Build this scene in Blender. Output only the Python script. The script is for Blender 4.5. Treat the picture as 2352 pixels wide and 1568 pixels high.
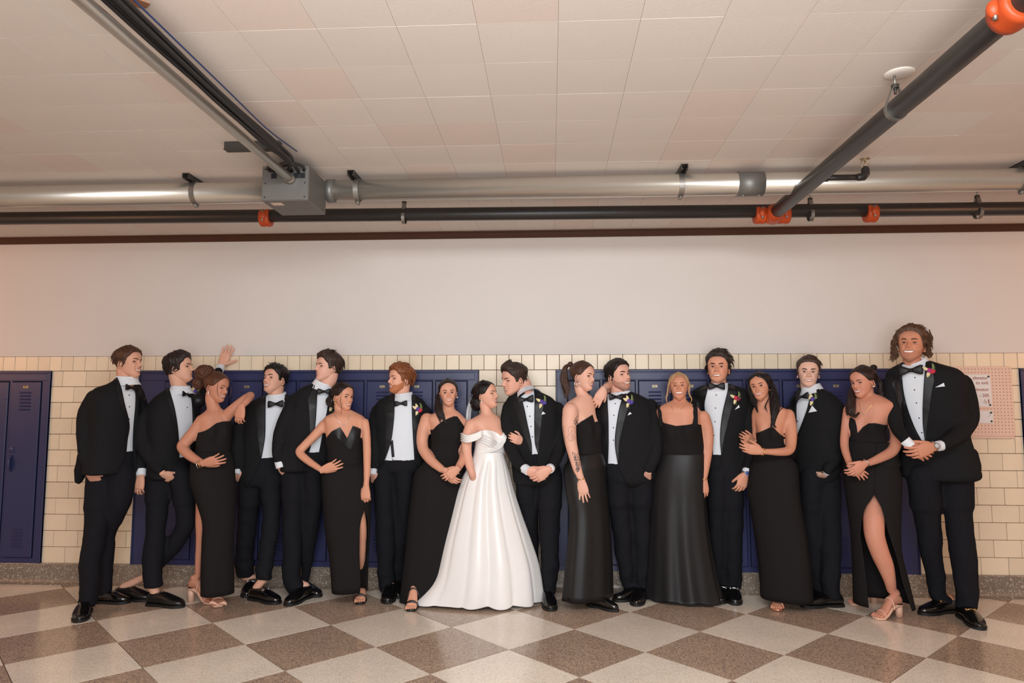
import bpy, bmesh, math, random
import numpy as np
from mathutils import Vector, Matrix, geometry
from mathutils.bvhtree import BVHTree
for _o in list(bpy.data.objects):
    bpy.data.objects.remove(_o)
SC = bpy.context.scene
COL = SC.collection
R = math.radians

# ------------------------------------------------------------------ camera
FPX, PITCH, YAW = 1611.4, 0.0887665, 0.0552643
CAMD, CAMH = 5.64, 1.45
CAMP = np.array([0.0, -CAMD, CAMH])
cam_data = bpy.data.cameras.new('camera')
cam = bpy.data.objects.new('camera', cam_data)
COL.objects.link(cam)
cam.location = (0, -CAMD, CAMH)
cam.rotation_euler = (math.pi / 2 + PITCH, 0, YAW)
cam_data.sensor_width = 36.0
cam_data.lens = FPX / 2352 * 36.0
cam_data.clip_start = 0.05
SC.camera = cam

# ------------------------------------------------------------------ light
SC.view_settings.view_transform = 'Standard'
SC.view_settings.look = 'None'
SC.view_settings.gamma = 1.0
SC.view_settings.exposure = 0.0
SC.view_settings.use_curve_mapping = False
world = bpy.data.worlds.new('warm_hall_ambient')  # even warm ambient fill, standing in for the corridor's lamplight
SC.world = world
world.use_nodes = True
world.node_tree.nodes['Background'].inputs[0].default_value = (1.0, 0.84, 0.73, 1)
world.node_tree.nodes['Background'].inputs[1].default_value = 0.34

def area(name, loc, target, size, sizey, power, col):
    d = bpy.data.lights.new(name, 'AREA')
    d.shape = 'RECTANGLE'
    d.size, d.size_y, d.energy, d.color = size, sizey, power, col
    o = bpy.data.objects.new(name, d)
    COL.objects.link(o)
    o.location = loc
    o.rotation_euler = (Vector(target) - Vector(loc)).to_track_quat('-Z', 'Y').to_euler()
    return o
# unseen key panel added in place of ceiling-bounced flash, unseen frontal fill added behind the camera, warm corridor lamps all round
area('ceiling_bounce_key', (0.0, -5.0, 2.80), (-0.1, -1.5, 0.2), 2.6, 0.7, 150, (0.96, 0.98, 1.0))
area('frontal_fill', (0.15, -6.6, 1.35), (-0.1, 0, 1.7), 2.4, 1.5, 132, (0.92, 0.96, 1.0))
area('corridor_lamp_west', (-6.4, -2.2, 2.3), (-4.6, 0, 1.2), 0.8, 0.8, 25, (1.0, 0.46, 0.23))
area('corridor_lamp_east', (5.6, -2.2, 2.3), (3.9, 0, 1.2), 0.8, 0.8, 27, (1.0, 0.46, 0.23))

# ------------------------------------------------------------------ pixel helpers (frame 2352 x 1568)
_cp, _sp, _cy, _sy = math.cos(PITCH), math.sin(PITCH), math.cos(YAW), math.sin(YAW)
CF = np.array([-_sy * _cp, _cy * _cp, _sp])
CR = np.array([_cy, _sy, 0.0])
CU = np.cross(CR, CF)
def ray(px, py):
    return ((px - 1176.0) / FPX) * CR + ((784.0 - py) / FPX) * CU + CF
def at(px, py, y):
    """point where the pixel's ray meets the upright plane y (parallel to the lockers)"""
    d = ray(px, py)
    return CAMP + d * ((y + CAMD) / d[1])
def onz(px, py, z=0.0):
    """point where the pixel's ray meets the level plane z"""
    d = ray(px, py)
    return CAMP + d * ((z - CAMH) / d[2])
def mpp(y):
    return (y + CAMD) / FPX       # metres per pixel on the plane y (near the middle)

# ------------------------------------------------------------------ materials
def lin(c):
    return tuple(((v / 12.92) if v <= 0.04045 else ((v + 0.055) / 1.055) ** 2.4) for v in (x / 255.0 for x in c))
MATS = {}
def nodes_of(name):
    m = bpy.data.materials.new(name)
    m.use_nodes = True
    nt = m.node_tree
    return m, nt, nt.nodes['Principled BSDF']
def mat(name, rgb, rough=0.5, metal=0.0, spec=0.5, var=0.0, vscale=8.0, bump=0.0, bscale=60.0, coat=0.0, sheen=0.0,
        sss=0.0, objrand=0.0, stretch=(1, 1, 1), trans=0.0):
    """procedural material: noise-varied colour, noise bump; rgb is sRGB 0-255"""
    if name in MATS:
        return MATS[name]
    m, nt, b = nodes_of(name)
    c = lin(rgb)
    N, L = nt.nodes, nt.links
    b.inputs['Base Color'].default_value = (*c, 1)
    b.inputs['Roughness'].default_value = rough
    b.inputs['Metallic'].default_value = metal
    b.inputs['Specular IOR Level'].default_value = spec
    b.inputs['Coat Weight'].default_value = coat
    b.inputs['Coat Roughness'].default_value = 0.08
    b.inputs['Sheen Weight'].default_value = sheen
    if trans:
        b.inputs['Transmission Weight'].default_value = trans
    if sss:
        b.inputs['Subsurface Weight'].default_value = sss
        b.inputs['Subsurface Radius'].default_value = (0.012, 0.005, 0.003)
        b.inputs['Subsurface Scale'].default_value = 1.0
    tc = N.new('ShaderNodeTexCoord')
    mp = N.new('ShaderNodeMapping')
    mp.inputs['Scale'].default_value = stretch
    L.new(tc.outputs['Object'], mp.inputs['Vector'])
    if var or objrand:
        ns = N.new('ShaderNodeTexNoise')
        ns.inputs['Scale'].default_value = vscale
        ns.inputs['Detail'].default_value = 4
        L.new(mp.outputs[0], ns.inputs['Vector'])
        hsv = N.new('ShaderNodeHueSaturation')
        hsv.inputs['Color'].default_value = (*c, 1)
        ma = N.new('ShaderNodeMath'); ma.operation = 'MULTIPLY_ADD'
        ma.inputs[1].default_value = 2 * var
        ma.inputs[2].default_value = 1 - var
        L.new(ns.outputs[0], ma.inputs[0])
        val = ma.outputs[0]
        if objrand:
            oi = N.new('ShaderNodeObjectInfo')
            m2 = N.new('ShaderNodeMath'); m2.operation = 'MULTIPLY_ADD'
            m2.inputs[1].default_value = 2 * objrand
            m2.inputs[2].default_value = -objrand
            L.new(oi.outputs['Random'], m2.inputs[0])
            m3 = N.new('ShaderNodeMath'); m3.operation = 'ADD'
            L.new(val, m3.inputs[0]); L.new(m2.outputs[0], m3.inputs[1])
            val = m3.outputs[0]
        L.new(val, hsv.inputs['Value'])
        L.new(hsv.outputs[0], b.inputs['Base Color'])
    if bump:
        n2 = N.new('ShaderNodeTexNoise')
        n2.inputs['Scale'].default_value = bscale
        n2.inputs['Detail'].default_value = 5
        L.new(mp.outputs[0], n2.inputs['Vector'])
        bp = N.new('ShaderNodeBump')
        bp.inputs['Strength'].default_value = bump
        bp.inputs['Distance'].default_value = 0.01
        L.new(n2.outputs[0], bp.inputs['Height'])
        L.new(bp.outputs[0], b.inputs['Normal'])
    MATS[name] = m
    return m
def terrazzo(name, base, chipA, chipB, rough, scale=95.0, amt=0.5):
    m, nt, b = nodes_of(name)
    N, L = nt.nodes, nt.links
    tc = N.new('ShaderNodeTexCoord')
    v = N.new('ShaderNodeTexVoronoi'); v.inputs['Scale'].default_value = scale
    L.new(tc.outputs['Object'], v.inputs['Vector'])
    sep = N.new('ShaderNodeSeparateColor')
    L.new(v.outputs['Color'], sep.inputs[0])
    r = N.new('ShaderNodeValToRGB')
    r.color_ramp.interpolation = 'CONSTANT'
    e = r.color_ramp.elements
    e[0].position, e[0].color = 0.0, (*lin(base), 1)
    e[1].position, e[1].color = 1 - amt, (*lin(chipA), 1)
    e2 = e.new(1 - amt * 0.4); e2.color = (*lin(chipB), 1)
    L.new(sep.outputs[0], r.inputs[0])
    ns = N.new('ShaderNodeTexNoise'); ns.inputs['Scale'].default_value = 3.0; ns.inputs['Detail'].default_value = 4
    L.new(tc.outputs['Object'], ns.inputs['Vector'])
    oi = N.new('ShaderNodeObjectInfo')
    m1 = N.new('ShaderNodeMath'); m1.operation = 'MULTIPLY_ADD'; m1.inputs[1].default_value = 0.3; m1.inputs[2].default_value = 0.8
    L.new(ns.outputs[0], m1.inputs[0])
    m2 = N.new('ShaderNodeMath'); m2.operation = 'MULTIPLY_ADD'; m2.inputs[1].default_value = 0.12
    L.new(oi.outputs['Random'], m2.inputs[0]); L.new(m1.outputs[0], m2.inputs[2])
    hsv = N.new('ShaderNodeHueSaturation')
    L.new(r.outputs[0], hsv.inputs['Color']); L.new(m2.outputs[0], hsv.inputs['Value'])
    L.new(hsv.outputs[0], b.inputs['Base Color'])
    b.inputs['Roughness'].default_value = rough
    mr = N.new('ShaderNodeMath'); mr.operation = 'MULTIPLY_ADD'; mr.inputs[1].default_value = 0.18; mr.inputs[2].default_value = rough - 0.09
    L.new(ns.outputs[0], mr.inputs[0]); L.new(mr.outputs[0], b.inputs['Roughness'])
    MATS[name] = m
    return m

# ------------------------------------------------------------------ mesh helpers
def mesh_of(name, V, Fs, mats=None, fm=None, smooth=True):
    me = bpy.data.meshes.new(name)
    V = np.asarray(V, float).reshape(-1, 3)
    if isinstance(Fs, np.ndarray):
        Fs = Fs.tolist()
    me.from_pydata(V.tolist(), [], Fs)
    if smooth:
        me.polygons.foreach_set('use_smooth', np.ones(len(me.polygons), bool))
    for m in (mats or []):
        me.materials.append(m)
    if fm is not None:
        me.polygons.foreach_set('material_index', np.asarray(fm, np.int32))
    me.update()
    return me
def link(name, me, parent=None, loc=None):
    o = bpy.data.objects.new(name, me)
    COL.objects.link(o)
    if parent is not None:
        o.parent = parent
    if loc is not None:
        o.location = loc
    return o
def obj(name, V, Fs, m, parent=None, smooth=True, label=None, origin=None):
    """one mesh object from world-space vertices"""
    V = np.asarray(V, float).reshape(-1, 3)
    if parent is None and origin is None:
        origin = np.array([(V[:, 0].min() + V[:, 0].max()) / 2, (V[:, 1].min() + V[:, 1].max()) / 2, V[:, 2].min()])
    base = np.zeros(3)
    p = parent
    while p is not None:
        base = base + np.array(p.location); p = p.parent
    if parent is not None:
        origin = base
    me = mesh_of(name, V - origin, Fs, m if isinstance(m, list) else [m], smooth=smooth)
    if name in ('lapel', 'gown_lapel', 'pocket_square', 'suspender', 'shoe', 'sole', 'watch_case', 'cuff', 'collar'):
        me.set_sharp_from_angle(angle=R(42))
    o = link(name, me, parent, loc=None if parent is not None else origin)
    if label:
        o['label'] = label
    return o
def tag(o, label, cat, group=None):
    o['label'] = label; o['category'] = cat
    if group:
        o['group'] = group
    return o
def empty(name, loc, label=None, cat=None, group=None):
    o = bpy.data.objects.new(name, None)
    COL.objects.link(o)
    o.location = loc
    o.empty_display_size = 0.1
    if label:
        tag(o, label, cat, group)
    return o
def struct(o):
    o['kind'] = 'structure'
    return o
def box(x0, x1, y0, y1, z0, z1, bev=0.0):
    bm = bmesh.new()
    bmesh.ops.create_cube(bm, size=1)
    for v in bm.verts:
        v.co = Vector((x0 + (v.co.x + .5) * (x1 - x0), y0 + (v.co.y + .5) * (y1 - y0), z0 + (v.co.z + .5) * (z1 - z0)))
    if bev:
        bmesh.ops.bevel(bm, geom=bm.edges[:], offset=bev, segments=1, affect='EDGES', profile=0.5)
    V = np.array([v.co[:] for v in bm.verts]); bm.verts.index_update()
    Fs = [[v.index for v in f.verts] for f in bm.faces]
    bm.free()
    return V, Fs
def boxo(name, x0, x1, y0, y1, z0, z1, m, parent=None, bev=0.0):
    V, Fs = box(x0, x1, y0, y1, z0, z1, bev)
    return obj(name, V, Fs, m, parent, smooth=False)
def joinm(*parts):
    Vs, Fs, n = [], [], 0
    for V, F in parts:
        V = np.asarray(V, float).reshape(-1, 3)
        Vs.append(V)
        Fs += [[i + n for i in f] for f in F]
        n += len(V)
    return np.concatenate(Vs), Fs
def loft(rings, cap=True, closed=True):
    """rings: list of (n,3) arrays; quads between them, fan caps; outward when rings run counter-clockwise seen from the end"""
    n = len(rings[0]); V = np.concatenate(rings); Fs = []
    rng = n if closed else n - 1
    for k in range(len(rings) - 1):
        a, b = k * n, (k + 1) * n
        for i in range(rng):
            j = (i + 1) % n
            Fs.append([a + i, a + j, b + j, b + i])
    if cap and closed:
        c0, c1 = len(V), len(V) + 1
        V = np.concatenate([V, [rings[0].mean(0)], [rings[-1].mean(0)]])
        e = (len(rings) - 1) * n
        for i in range(n):
            j = (i + 1) % n
            Fs.append([c0, j, i]); Fs.append([c1, e + i, e + j])
    return V, Fs
def unit(v):
    v = np.asarray(v, float)
    return v / (np.linalg.norm(v) + 1e-12)
def tube(P, rad, n=10, up=None, flat=1.0, cap=True, roundend=True):
    """tapered tube through points P; rad scalar/list; flat squashes along the second axis"""
    P = np.asarray(P, float); m = len(P)
    rad = np.full(m, rad, float) if np.isscalar(rad) else np.asarray(rad, float)
    T = np.gradient(P, axis=0)
    T = np.array([unit(t) for t in T])
    if up is None:
        up = np.array([0, 0, 1.0]) if abs(T[0][2]) < 0.9 else np.array([0, 1.0, 0])
    rings = []
    prev = None
    th = np.arange(n) * 2 * math.pi / n
    def ring(p, A, B, r):
        return p + (np.cos(th)[:, None] * A + np.sin(th)[:, None] * B * flat) * r
    fr = []
    for k in range(m):
        A = np.cross(up if prev is None else np.cross(T[k], prev) * -1, T[k]) if prev is None else prev - T[k] * (prev @ T[k])
        A = unit(A); prev = A
        fr.append((A, np.cross(T[k], A)))
    if roundend and cap:
        for a in (0.35, 0.75):
            rings.append(ring(P[0] - T[0] * rad[0] * math.sqrt(1 - a * a) * 0.8, *fr[0], rad[0] * a))
    for k in range(m):
        rings.append(ring(P[k], *fr[k], rad[k]))
    if roundend and cap:
        for a in (0.75, 0.35):
            rings.append(ring(P[-1] + T[-1] * rad[-1] * math.sqrt(1 - a * a) * 0.8, *fr[-1], rad[-1] * a))
    return loft(rings, cap)
def smooth_path(P, n):
    """Catmull-Rom resample of an (m,k) array to n rows"""
    P = np.asarray(P, float)
    if len(P) < 3:
        t = np.linspace(0, 1, n)[:, None]
        return P[0] * (1 - t) + P[-1] * t
    Q = np.concatenate([[2 * P[0] - P[1]], P, [2 * P[-1] - P[-2]]])
    out = []
    for s in np.linspace(0, len(P) - 1, n):
        i = min(int(s), len(P) - 2); t = s - i
        a, b, c, d = Q[i], Q[i + 1], Q[i + 2], Q[i + 3]
        out.append(0.5 * ((2 * b) + (c - a) * t + (2 * a - 5 * b + 4 * c - d) * t * t + (3 * b - a - 3 * c + d) * t ** 3))
    return np.array(out)
def sphere(c, r, nu=12, nv=8, axes=None):
    r = np.full(3, r, float) if np.isscalar(r) else np.asarray(r, float)
    rings = []
    th = np.arange(nu) * 2 * math.pi / nu
    for k in range(1, nv):
        ph = -math.pi / 2 + math.pi * k / nv
        q = np.stack([np.cos(th) * math.cos(ph) * r[0], np.sin(th) * math.cos(ph) * r[1], np.full(nu, math.sin(ph) * r[2])], 1)
        if axes is not None:
            q = q @ np.asarray(axes)
        rings.append(np.asarray(c) + q)
    V, F = loft(rings)
    top = np.array([0, 0, r[2]])
    if axes is not None:
        top = top @ np.asarray(axes)
    V[-2] = np.asarray(c) - top; V[-1] = np.asarray(c) + top
    return V, F
def cyl(a, b, r, n=16, r2=None):
    a, b = np.asarray(a, float), np.asarray(b, float)
    return tube([a, b], [r, r if r2 is None else r2], n=n, roundend=False)
def torus(c, axis, Rr, r, n=24, k=8):
    axis = unit(axis)
    u = unit(np.cross(axis, [0.3, 0.5, 0.81])); v = np.cross(axis, u)
    V, F = [], []
    for i in range(n):
        a = 2 * math.pi * i / n
        d = u * math.cos(a) + v * math.sin(a)
        for j in range(k):
            b = 2 * math.pi * j / k
            V.append(np.asarray(c) + d * (Rr + r * math.cos(b)) + axis * r * math.sin(b))
            F.append([i * k + j, ((i + 1) % n) * k + j, ((i + 1) % n) * k + (j + 1) % k, i * k + (j + 1) % k])
    return np.array(V), F
# ================================================================== the room
CEIL = 2.865
M_paint = mat('cream_wall_paint', (218, 212, 207), 0.6, var=0.03, vscale=2.0, bump=0.06, bscale=120)
M_brick = mat('cream_glazed_tile', (234, 218, 192), 0.33, var=0.05, vscale=14, bump=0.05, bscale=90, objrand=0.05)
M_grout = mat('dark_brown_mortar', (92, 70, 54), 0.9, var=0.15, vscale=40)
M_lock = mat('navy_locker_enamel', (48, 52, 92), 0.36, var=0.07, vscale=3, bump=0.03, bscale=200)
M_lockd = mat('dark_locker_gap', (12, 12, 22), 0.6)
M_silver = mat('bare_aluminium', (190, 184, 176), 0.33, 0.95)
M_trim = mat('dark_brown_wood_trim', (74, 40, 24), 0.5, var=0.25, vscale=6, stretch=(1, 20, 20))
M_ceil = mat('ceiling_tile_paint', (217, 207, 198), 0.8, var=0.05, vscale=1.3, bump=0.05, bscale=70, objrand=0.012)
M_ceilp = mat('ceiling_tile_paint_pinkish', (217, 202, 192), 0.8, var=0.05, vscale=1.8, bump=0.05, bscale=70, objrand=0.012)
M_joint = mat('ceiling_joint_taupe', (158, 142, 128), 0.9)  # joint colour, a little darker than the tiles
T_dark = terrazzo('brown_terrazzo', (172, 150, 132), (196, 172, 148), (140, 120, 108), 0.18, 170, 0.6)
T_light = terrazzo('beige_terrazzo', (238, 226, 210), (244, 234, 220), (220, 204, 186), 0.18, 190, 0.5)
T_base = terrazzo('grey_terrazzo_base', (128, 116, 104), (150, 138, 124), (196, 186, 170), 0.3, 150, 0.22)
M_div = mat('floor_divider_strip', (96, 76, 58), 0.5)
M_blackpipe = mat('black_sprinkler_pipe_paint', (40, 37, 36), 0.38, spec=0.5, var=0.25, vscale=9, bump=0.04, bscale=60, stretch=(0.3, 1, 1))
M_orange = mat('orange_coupling_paint', (184, 70, 24), 0.45, var=0.08, vscale=20)
M_steel = mat('galvanised_steel', (150, 146, 140), 0.4, 0.85, var=0.1, vscale=20)
M_strut = mat('dark_strut_channel', (72, 68, 64), 0.5, 0.5)
M_boxm = mat('grey_steel_enclosure', (118, 116, 112), 0.48, 0.55, var=0.06, vscale=10)
M_conduit = mat('brushed_conduit', (206, 200, 190), 0.32, 0.82, var=0.06, vscale=6, bump=0.03, bscale=50, stretch=(0.2, 1, 1))
M_cable = mat('black_cable_jacket', (24, 23, 24), 0.45)

# floor: square terrazzo tiles laid on the diagonal, dark and light by turns
floor_o = struct(boxo('floor', -7, 6.5, -9, 0.25, -0.12, -0.006, M_div))
TS, TX, TY = 0.566, -2.2566, -0.9418
tA = np.array([math.cos(R(-45)), math.sin(R(-45))]) * TS
tB = np.array([-math.sin(R(-45)), math.cos(R(-45))]) * TS
def clip_poly(P, ax, lim, keep_less):
    out = []
    for i in range(len(P)):
        a, b = P[i], P[(i + 1) % len(P)]
        ia, ib = ((a[ax] <= lim) == keep_less), ((b[ax] <= lim) == keep_less)
        if ia:
            out.append(a)
        if ia != ib:
            t = (lim - a[ax]) / (b[ax] - a[ax])
            out.append([a[0] + (b[0] - a[0]) * t, a[1] + (b[1] - a[1]) * t])
    return out
def slab(poly, z0, z1):
    n = len(poly)
    V = [[p[0], p[1], z0] for p in poly] + [[p[0], p[1], z1] for p in poly]
    F = [list(range(n, 2 * n)), list(range(n - 1, -1, -1))]
    for i in range(n):
        j = (i + 1) % n
        F.append([i, j, n + j, n + i])
    return np.array(V), F
far_tiles = {0: [], 1: []}
for ia in range(-16, 26):
    for ib in range(-16, 26):
        o = np.array([TX, TY]) + tA * ia + tB * ib
        g = 0.0016
        cs = [o + (tA + tB) * g * 3, o + tA * (1 - g * 3) + tB * g * 3, o + (tA + tB) * (1 - g * 3), o + tB * (1 - g * 3) + tA * g * 3]
        cs = [list(c) for c in cs]
        cs = clip_poly(cs, 1, 0.012, True)
        if len(cs) < 3:
            continue
        cs = clip_poly(cs, 1, -8.9, False)
        if len(cs) < 3:
            continue
        c = np.mean(cs, 0)
        if not (-6.9 < c[0] < 6.4):
            continue
        dark = (ia + ib) % 2
        vis = c[1] > -2.45 and abs(c[0] + 0.45 - 0.06 * c[1]) < (c[1] + 5.64) * 0.80 + 0.5
        V, F = slab(cs, -0.03, 0.0)
        if vis:
            obj('floor_tile', V, F, T_dark if dark else T_light, floor_o, smooth=False)
        else:
            far_tiles[dark].append((V, F))
for d in (0, 1):
    V, F = joinm(*far_tiles[d])
    o = obj('floor_tile_field', V, F, T_dark if d else T_light, floor_o, smooth=False)
    o['kind'] = 'stuff'

# back wall with glazed tile wainscot, painted plaster above
wall_o = struct(boxo('wall_back', -7, 6.5, 0.03, 0.22, 0.0, CEIL, M_grout))
boxo('plaster', -7, 6.5, -0.004, 0.04, 1.846, CEIL, M_paint, wall_o)
base_o = None
prof = [(-0.012, 0.160), (-0.016, 0.154), (-0.016, 0.050), (-0.022, 0.030), (-0.034, 0.014), (-0.050, 0.006), (-0.062, 0.0), (0.04, 0.0), (0.04, 0.160)]
V, F = loft([np.array([[x, p[0], p[1]] for p in prof]) for x in (-7, 6.5)])
base_o = struct(obj('baseboard_back', V, F, T_base, None, smooth=False))
BW, BH, BZ0, BZ1 = 0.2032, 0.1307, 0.158, 1.7235
BANKS = [(-5.95, -4.16), (-3.40, -0.58), (0.041, 2.80), (3.62, 5.8)]
GJ = 0.0035
_bm = {}
def brick_mesh(w, h):
    k = (round(w, 4), round(h, 4))
    if k not in _bm:
        V, F = box(-w / 2, w / 2, 0, 0.03, -h / 2, h / 2, 0.0022)
        _bm[k] = mesh_of('glazed_tile', V, F, [M_brick], smooth=False)
    return _bm[k]
wb = np.array(wall_o.location)
rb = random.Random(3)
def brick(cx, cz, w, h):
    o = link('glazed_tile', brick_mesh(w - GJ, h - GJ), wall_o)
    o.location = Vector((cx, 0.0 + rb.uniform(-0.0008, 0.0012), cz)) - Vector(wb)
NROW = 12
rh = (BZ1 - BZ0) / NROW
for (xa, xb, offs) in ((-4.16, -3.40, 0.11), (-0.58, 0.041, 0.06), (2.80, 3.62, 0.055)):
    for k in range(NROW):
        z = BZ1 - rh * (k + .5)
        x = xa - (offs if k % 2 == 0 else offs + BW / 2) % BW
        while x < xb - 0.004:
            l, r_ = max(x, xa), min(x + BW, xb)
            if r_ - l > 0.012:
                brick((l + r_) / 2, z, r_ - l, rh)
            x += BW
x = -5.3
while x < 4.9:                                   # soldier course above the lockers
    brick(x + 0.05065, (BZ1 + 1.846) / 2, 0.1013, 1.846 - BZ1)
    x += 0.1013
# picture rail under the ceiling
V, F = loft([np.array([[x, a, b] for a, b in [(0.02, 2.800), (-0.012, 2.802), (-0.020, 2.812), (-0.018, 2.845), (-0.026, 2.852), (-0.026, CEIL - .001), (0.02, CEIL - .001)]]) for x in (-7, 6.5)])
struct(obj('trim_1', V, F, M_trim, None, smooth=False))

# ceiling of square acoustic tiles
ceil_o = struct(boxo('ceiling', -7, 6.5, -9, 0.22, CEIL - 0.0022, CEIL + 0.15, M_joint))
cb = np.array(ceil_o.location)
CT = 0.3035
_ct = {}
rc = random.Random(11)
def ctile(w, d, m):
    k = (round(w, 4), round(d, 4), m.name)
    if k not in _ct:
        V, F = box(-w / 2, w / 2, -d / 2, d / 2, 0.0, 0.012, 0.0006)
        _ct[k] = mesh_of('ceiling_tile', V, F, [m], smooth=False)
    return _ct[k]
rest = []
for ix in range(-24, 22):
    for iy in range(-20, 14):
        x, y = 0.034 + CT * (ix + .5), -3.15 + CT * 1.012 * (iy + .5)
        d = CT * 1.012
        y0, y1 = y - d / 2, min(y + d / 2, 0.0)
        if y1 - y0 < 0.02 or y0 < -9 or not (-6.9 < x < 6.3):
            continue
        near = y > -3.75 and abs(x + 0.12 + 0.06 * (-y - 3.3) * 0 + 0.3 * max(0, (y + 3.3)) / 3.3) < 1.95 + (y + 3.4) * 0.72 + 0.25
        pk = rc.random() < (0.55 if (x > 0.5 and y > -2.4) else 0.22)
        m = M_ceilp if pk else M_ceil
        g = 0.0012
        if near:
            o = link('ceiling_tile', ctile(CT - g, y1 - y0 - g, m), ceil_o)
            o.location = Vector((x, (y0 + y1) / 2, CEIL - 0.004 + rc.uniform(-0.0003, 0.0003))) - Vector(cb)
        else:
            V, F = box(x - CT / 2 + .001, x + CT / 2 - .001, y0 + .001, y1 - .001, CEIL - .004, CEIL + .006)
            rest.append((V, F))
V, F = joinm(*rest)
o = obj('ceiling_tile_field', V, F, M_ceil, ceil_o, smooth=False)
o['kind'] = 'stuff'
M_stain = mat('rust_water_stain', (150, 104, 76), 0.8, var=0.3, vscale=30)
sp = [[-1.47 + 0.055 * math.cos(a) * (1 + .25 * math.sin(3 * a)), -3.36 + 0.035 * math.sin(a) * (1 + .3 * math.cos(5 * a + 1))] for a in np.arange(0, 6.28, .3)]
V, F = slab(sp, CEIL - 0.0075, CEIL - 0.004)
obj('stain', V, F, M_stain, ceil_o, smooth=False)

# ------------------------------------------------------------------ lockers
DOORP, DZ0, DZ1 = 0.28, 0.205, 1.632
M_plate = mat('brass_number_plate', (176, 162, 128), 0.4, 0.6)
M_plated = mat('number_plate_print', (40, 38, 40), 0.6)
def louver_mesh(w):
    rings = []
    for x, s in ((-w / 2, 0.25), (-w / 2 + 0.006, 1), (w / 2 - 0.006, 1), (w / 2, 0.25)):
        rings.append(np.array([[x, 0.001, -0.008], [x, -0.009 * s, -0.0065 * s], [x, -0.0095 * s, -0.004], [x, 0.001, 0.006]]))
    V, F = loft(rings)
    return mesh_of('louver', V, F, [M_lock], smooth=False)
LOUV = louver_mesh(0.10)
def door_mesh(w):
    parts = [box(-w / 2, w / 2, -0.018, 0.0, DZ0, DZ1, 0.004)]
    return mesh_of('door', *joinm(*parts), [M_lock], smooth=False)
DOORM = door_mesh(DOORP - 0.028)
V, F = joinm(box(-0.021, 0.021, -0.004, 0.001, -0.010, 0.010, 0.001))
PLATE = mesh_of('number_plate', V, F, [M_plate], smooth=False)
_txt = {}
def text_mesh(s, size, m, align='CENTER', bold=0.0):
    cu = bpy.data.curves.new('lettering', 'FONT')
    cu.body = s; cu.size = size; cu.align_x = align; cu.align_y = 'CENTER'
    cu.extrude = 0.0004; cu.offset = bold
    ob = bpy.data.objects.new('lettering_tmp', cu)
    COL.objects.link(ob)
    dg = bpy.context.evaluated_depsgraph_get(); dg.update()
    me = bpy.data.meshes.new_from_object(ob.evaluated_get(dg))
    bpy.data.objects.remove(ob); bpy.data.curves.remove(cu)
    me.materials.clear(); me.materials.append(m)
    return me
HANDLE = None
V, F = joinm(box(-0.022, 0.022, -0.006, 0.001, 0.09, 0.135, 0.002),
             tube(smooth_path([(0, -.002, .055), (0, -.018, .03), (0, -.02, -.02), (0, -.002, -.055)], 9), [.006, .008, .010, .011, .011, .011, .010, .008, .006], 8, flat=1.6),
             sphere((0, -.006, .06), .011, 8, 6), sphere((0, -.004, -.06), .008, 8, 6))
HANDLE = mesh_of('handle', V, F, [M_lock], smooth=True)
V, F = joinm(*[sphere((dx, -0.001, dz), (0.0035, 0.003, 0.0035), 6, 4) for dx in (-0.018, 0.0) for dz in (0,)])
RIVET = mesh_of('rivet', V, F, [M_lock], smooth=True)
bank_labels = ['dark blue wall locker bank at the far left end of the wall', 'long dark blue wall locker bank behind the left half of the group',
               'long dark blue wall locker bank behind the right half of the group', 'edge of dark blue wall locker at the far right beside the pegboard']
num = 841
for bi, (xa, xb) in enumerate(BANKS):
    bk = empty('locker_bank', ((xa + xb) / 2, 0, BZ0), bank_labels[bi], 'lockers', 'recessed locker banks')
    off = np.array(bk.location)
    FY = -0.014
    parts = [box(xa, xb, FY + .022, 0.035, BZ0, BZ1)]
    obj('back_panel', *joinm(*parts), M_lockd, bk, smooth=False)
    mL, mR = (0.08, 0.08)
    n = int((xb - xa - mL - mR + 0.02) / DOORP)
    if bi == 1:
        first = xb - 0.08 - n * DOORP
    elif bi == 0:
        first = xb - 0.06 - n * DOORP
    else:
        first = xa + 0.08
    rails = [box(xa, first + 0.006, FY, 0.02, DZ0 - 0.004, DZ1 + 0.006), box(first + n * DOORP - 0.006, xb, FY, 0.02, DZ0 - 0.004, DZ1 + 0.006),
             box(xa, xb, FY, 0.02, DZ1 + 0.006, BZ1, 0.002), box(xa, xb, FY, 0.02, BZ0, DZ0 - 0.004, 0.002),
             box(xa, xb, FY - 0.010, 0.0, BZ1 - 0.018, BZ1 - 0.002, 0.003), box(xa + .03, xb - .03, FY - 0.004, 0.0, DZ1 + 0.012, DZ1 + 0.068, 0.003),
             box(xa, xa + 0.012, FY - 0.009, 0.0, BZ0, BZ1 - .019, 0.003), box(xb - 0.012, xb, FY - 0.009, 0.0, BZ0, BZ1 - .019, 0.003)]
    for k in range(1, n):
        x = first + k * DOORP
        rails.append(box(x - 0.010, x + 0.010, FY, 0.02, DZ0 - 0.01, DZ1 + 0.01, 0.002))
    obj('frame', *joinm(*rails), M_lock, bk, smooth=False)
    for k in range(n):
        cx = first + (k + .5) * DOORP
        d = link('door', DOORM, bk, Vector((cx, FY + 0.006, 0)) - Vector(off))
        for zz in (1.545, 0.435):
            for j in range(6):
                lo = link('louver', LOUV, d, (0, -0.018, zz - 0.028 * j))
        link('number_plate', PLATE, d, (0, -0.018, 1.590))
        t = link('number', text_mesh(str(num + bi * 20 + k * 2), 0.017, M_plated), d, (0, -0.0227, 1.590))
        t.rotation_euler = (math.pi / 2, 0, 0)
        link('handle', HANDLE, d, (-0.088, -0.018, 0.96))
        for zz in (1.49, 0.92, 0.33):
            link('rivet', RIVET, d, (0.118, -0.018, zz))

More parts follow.
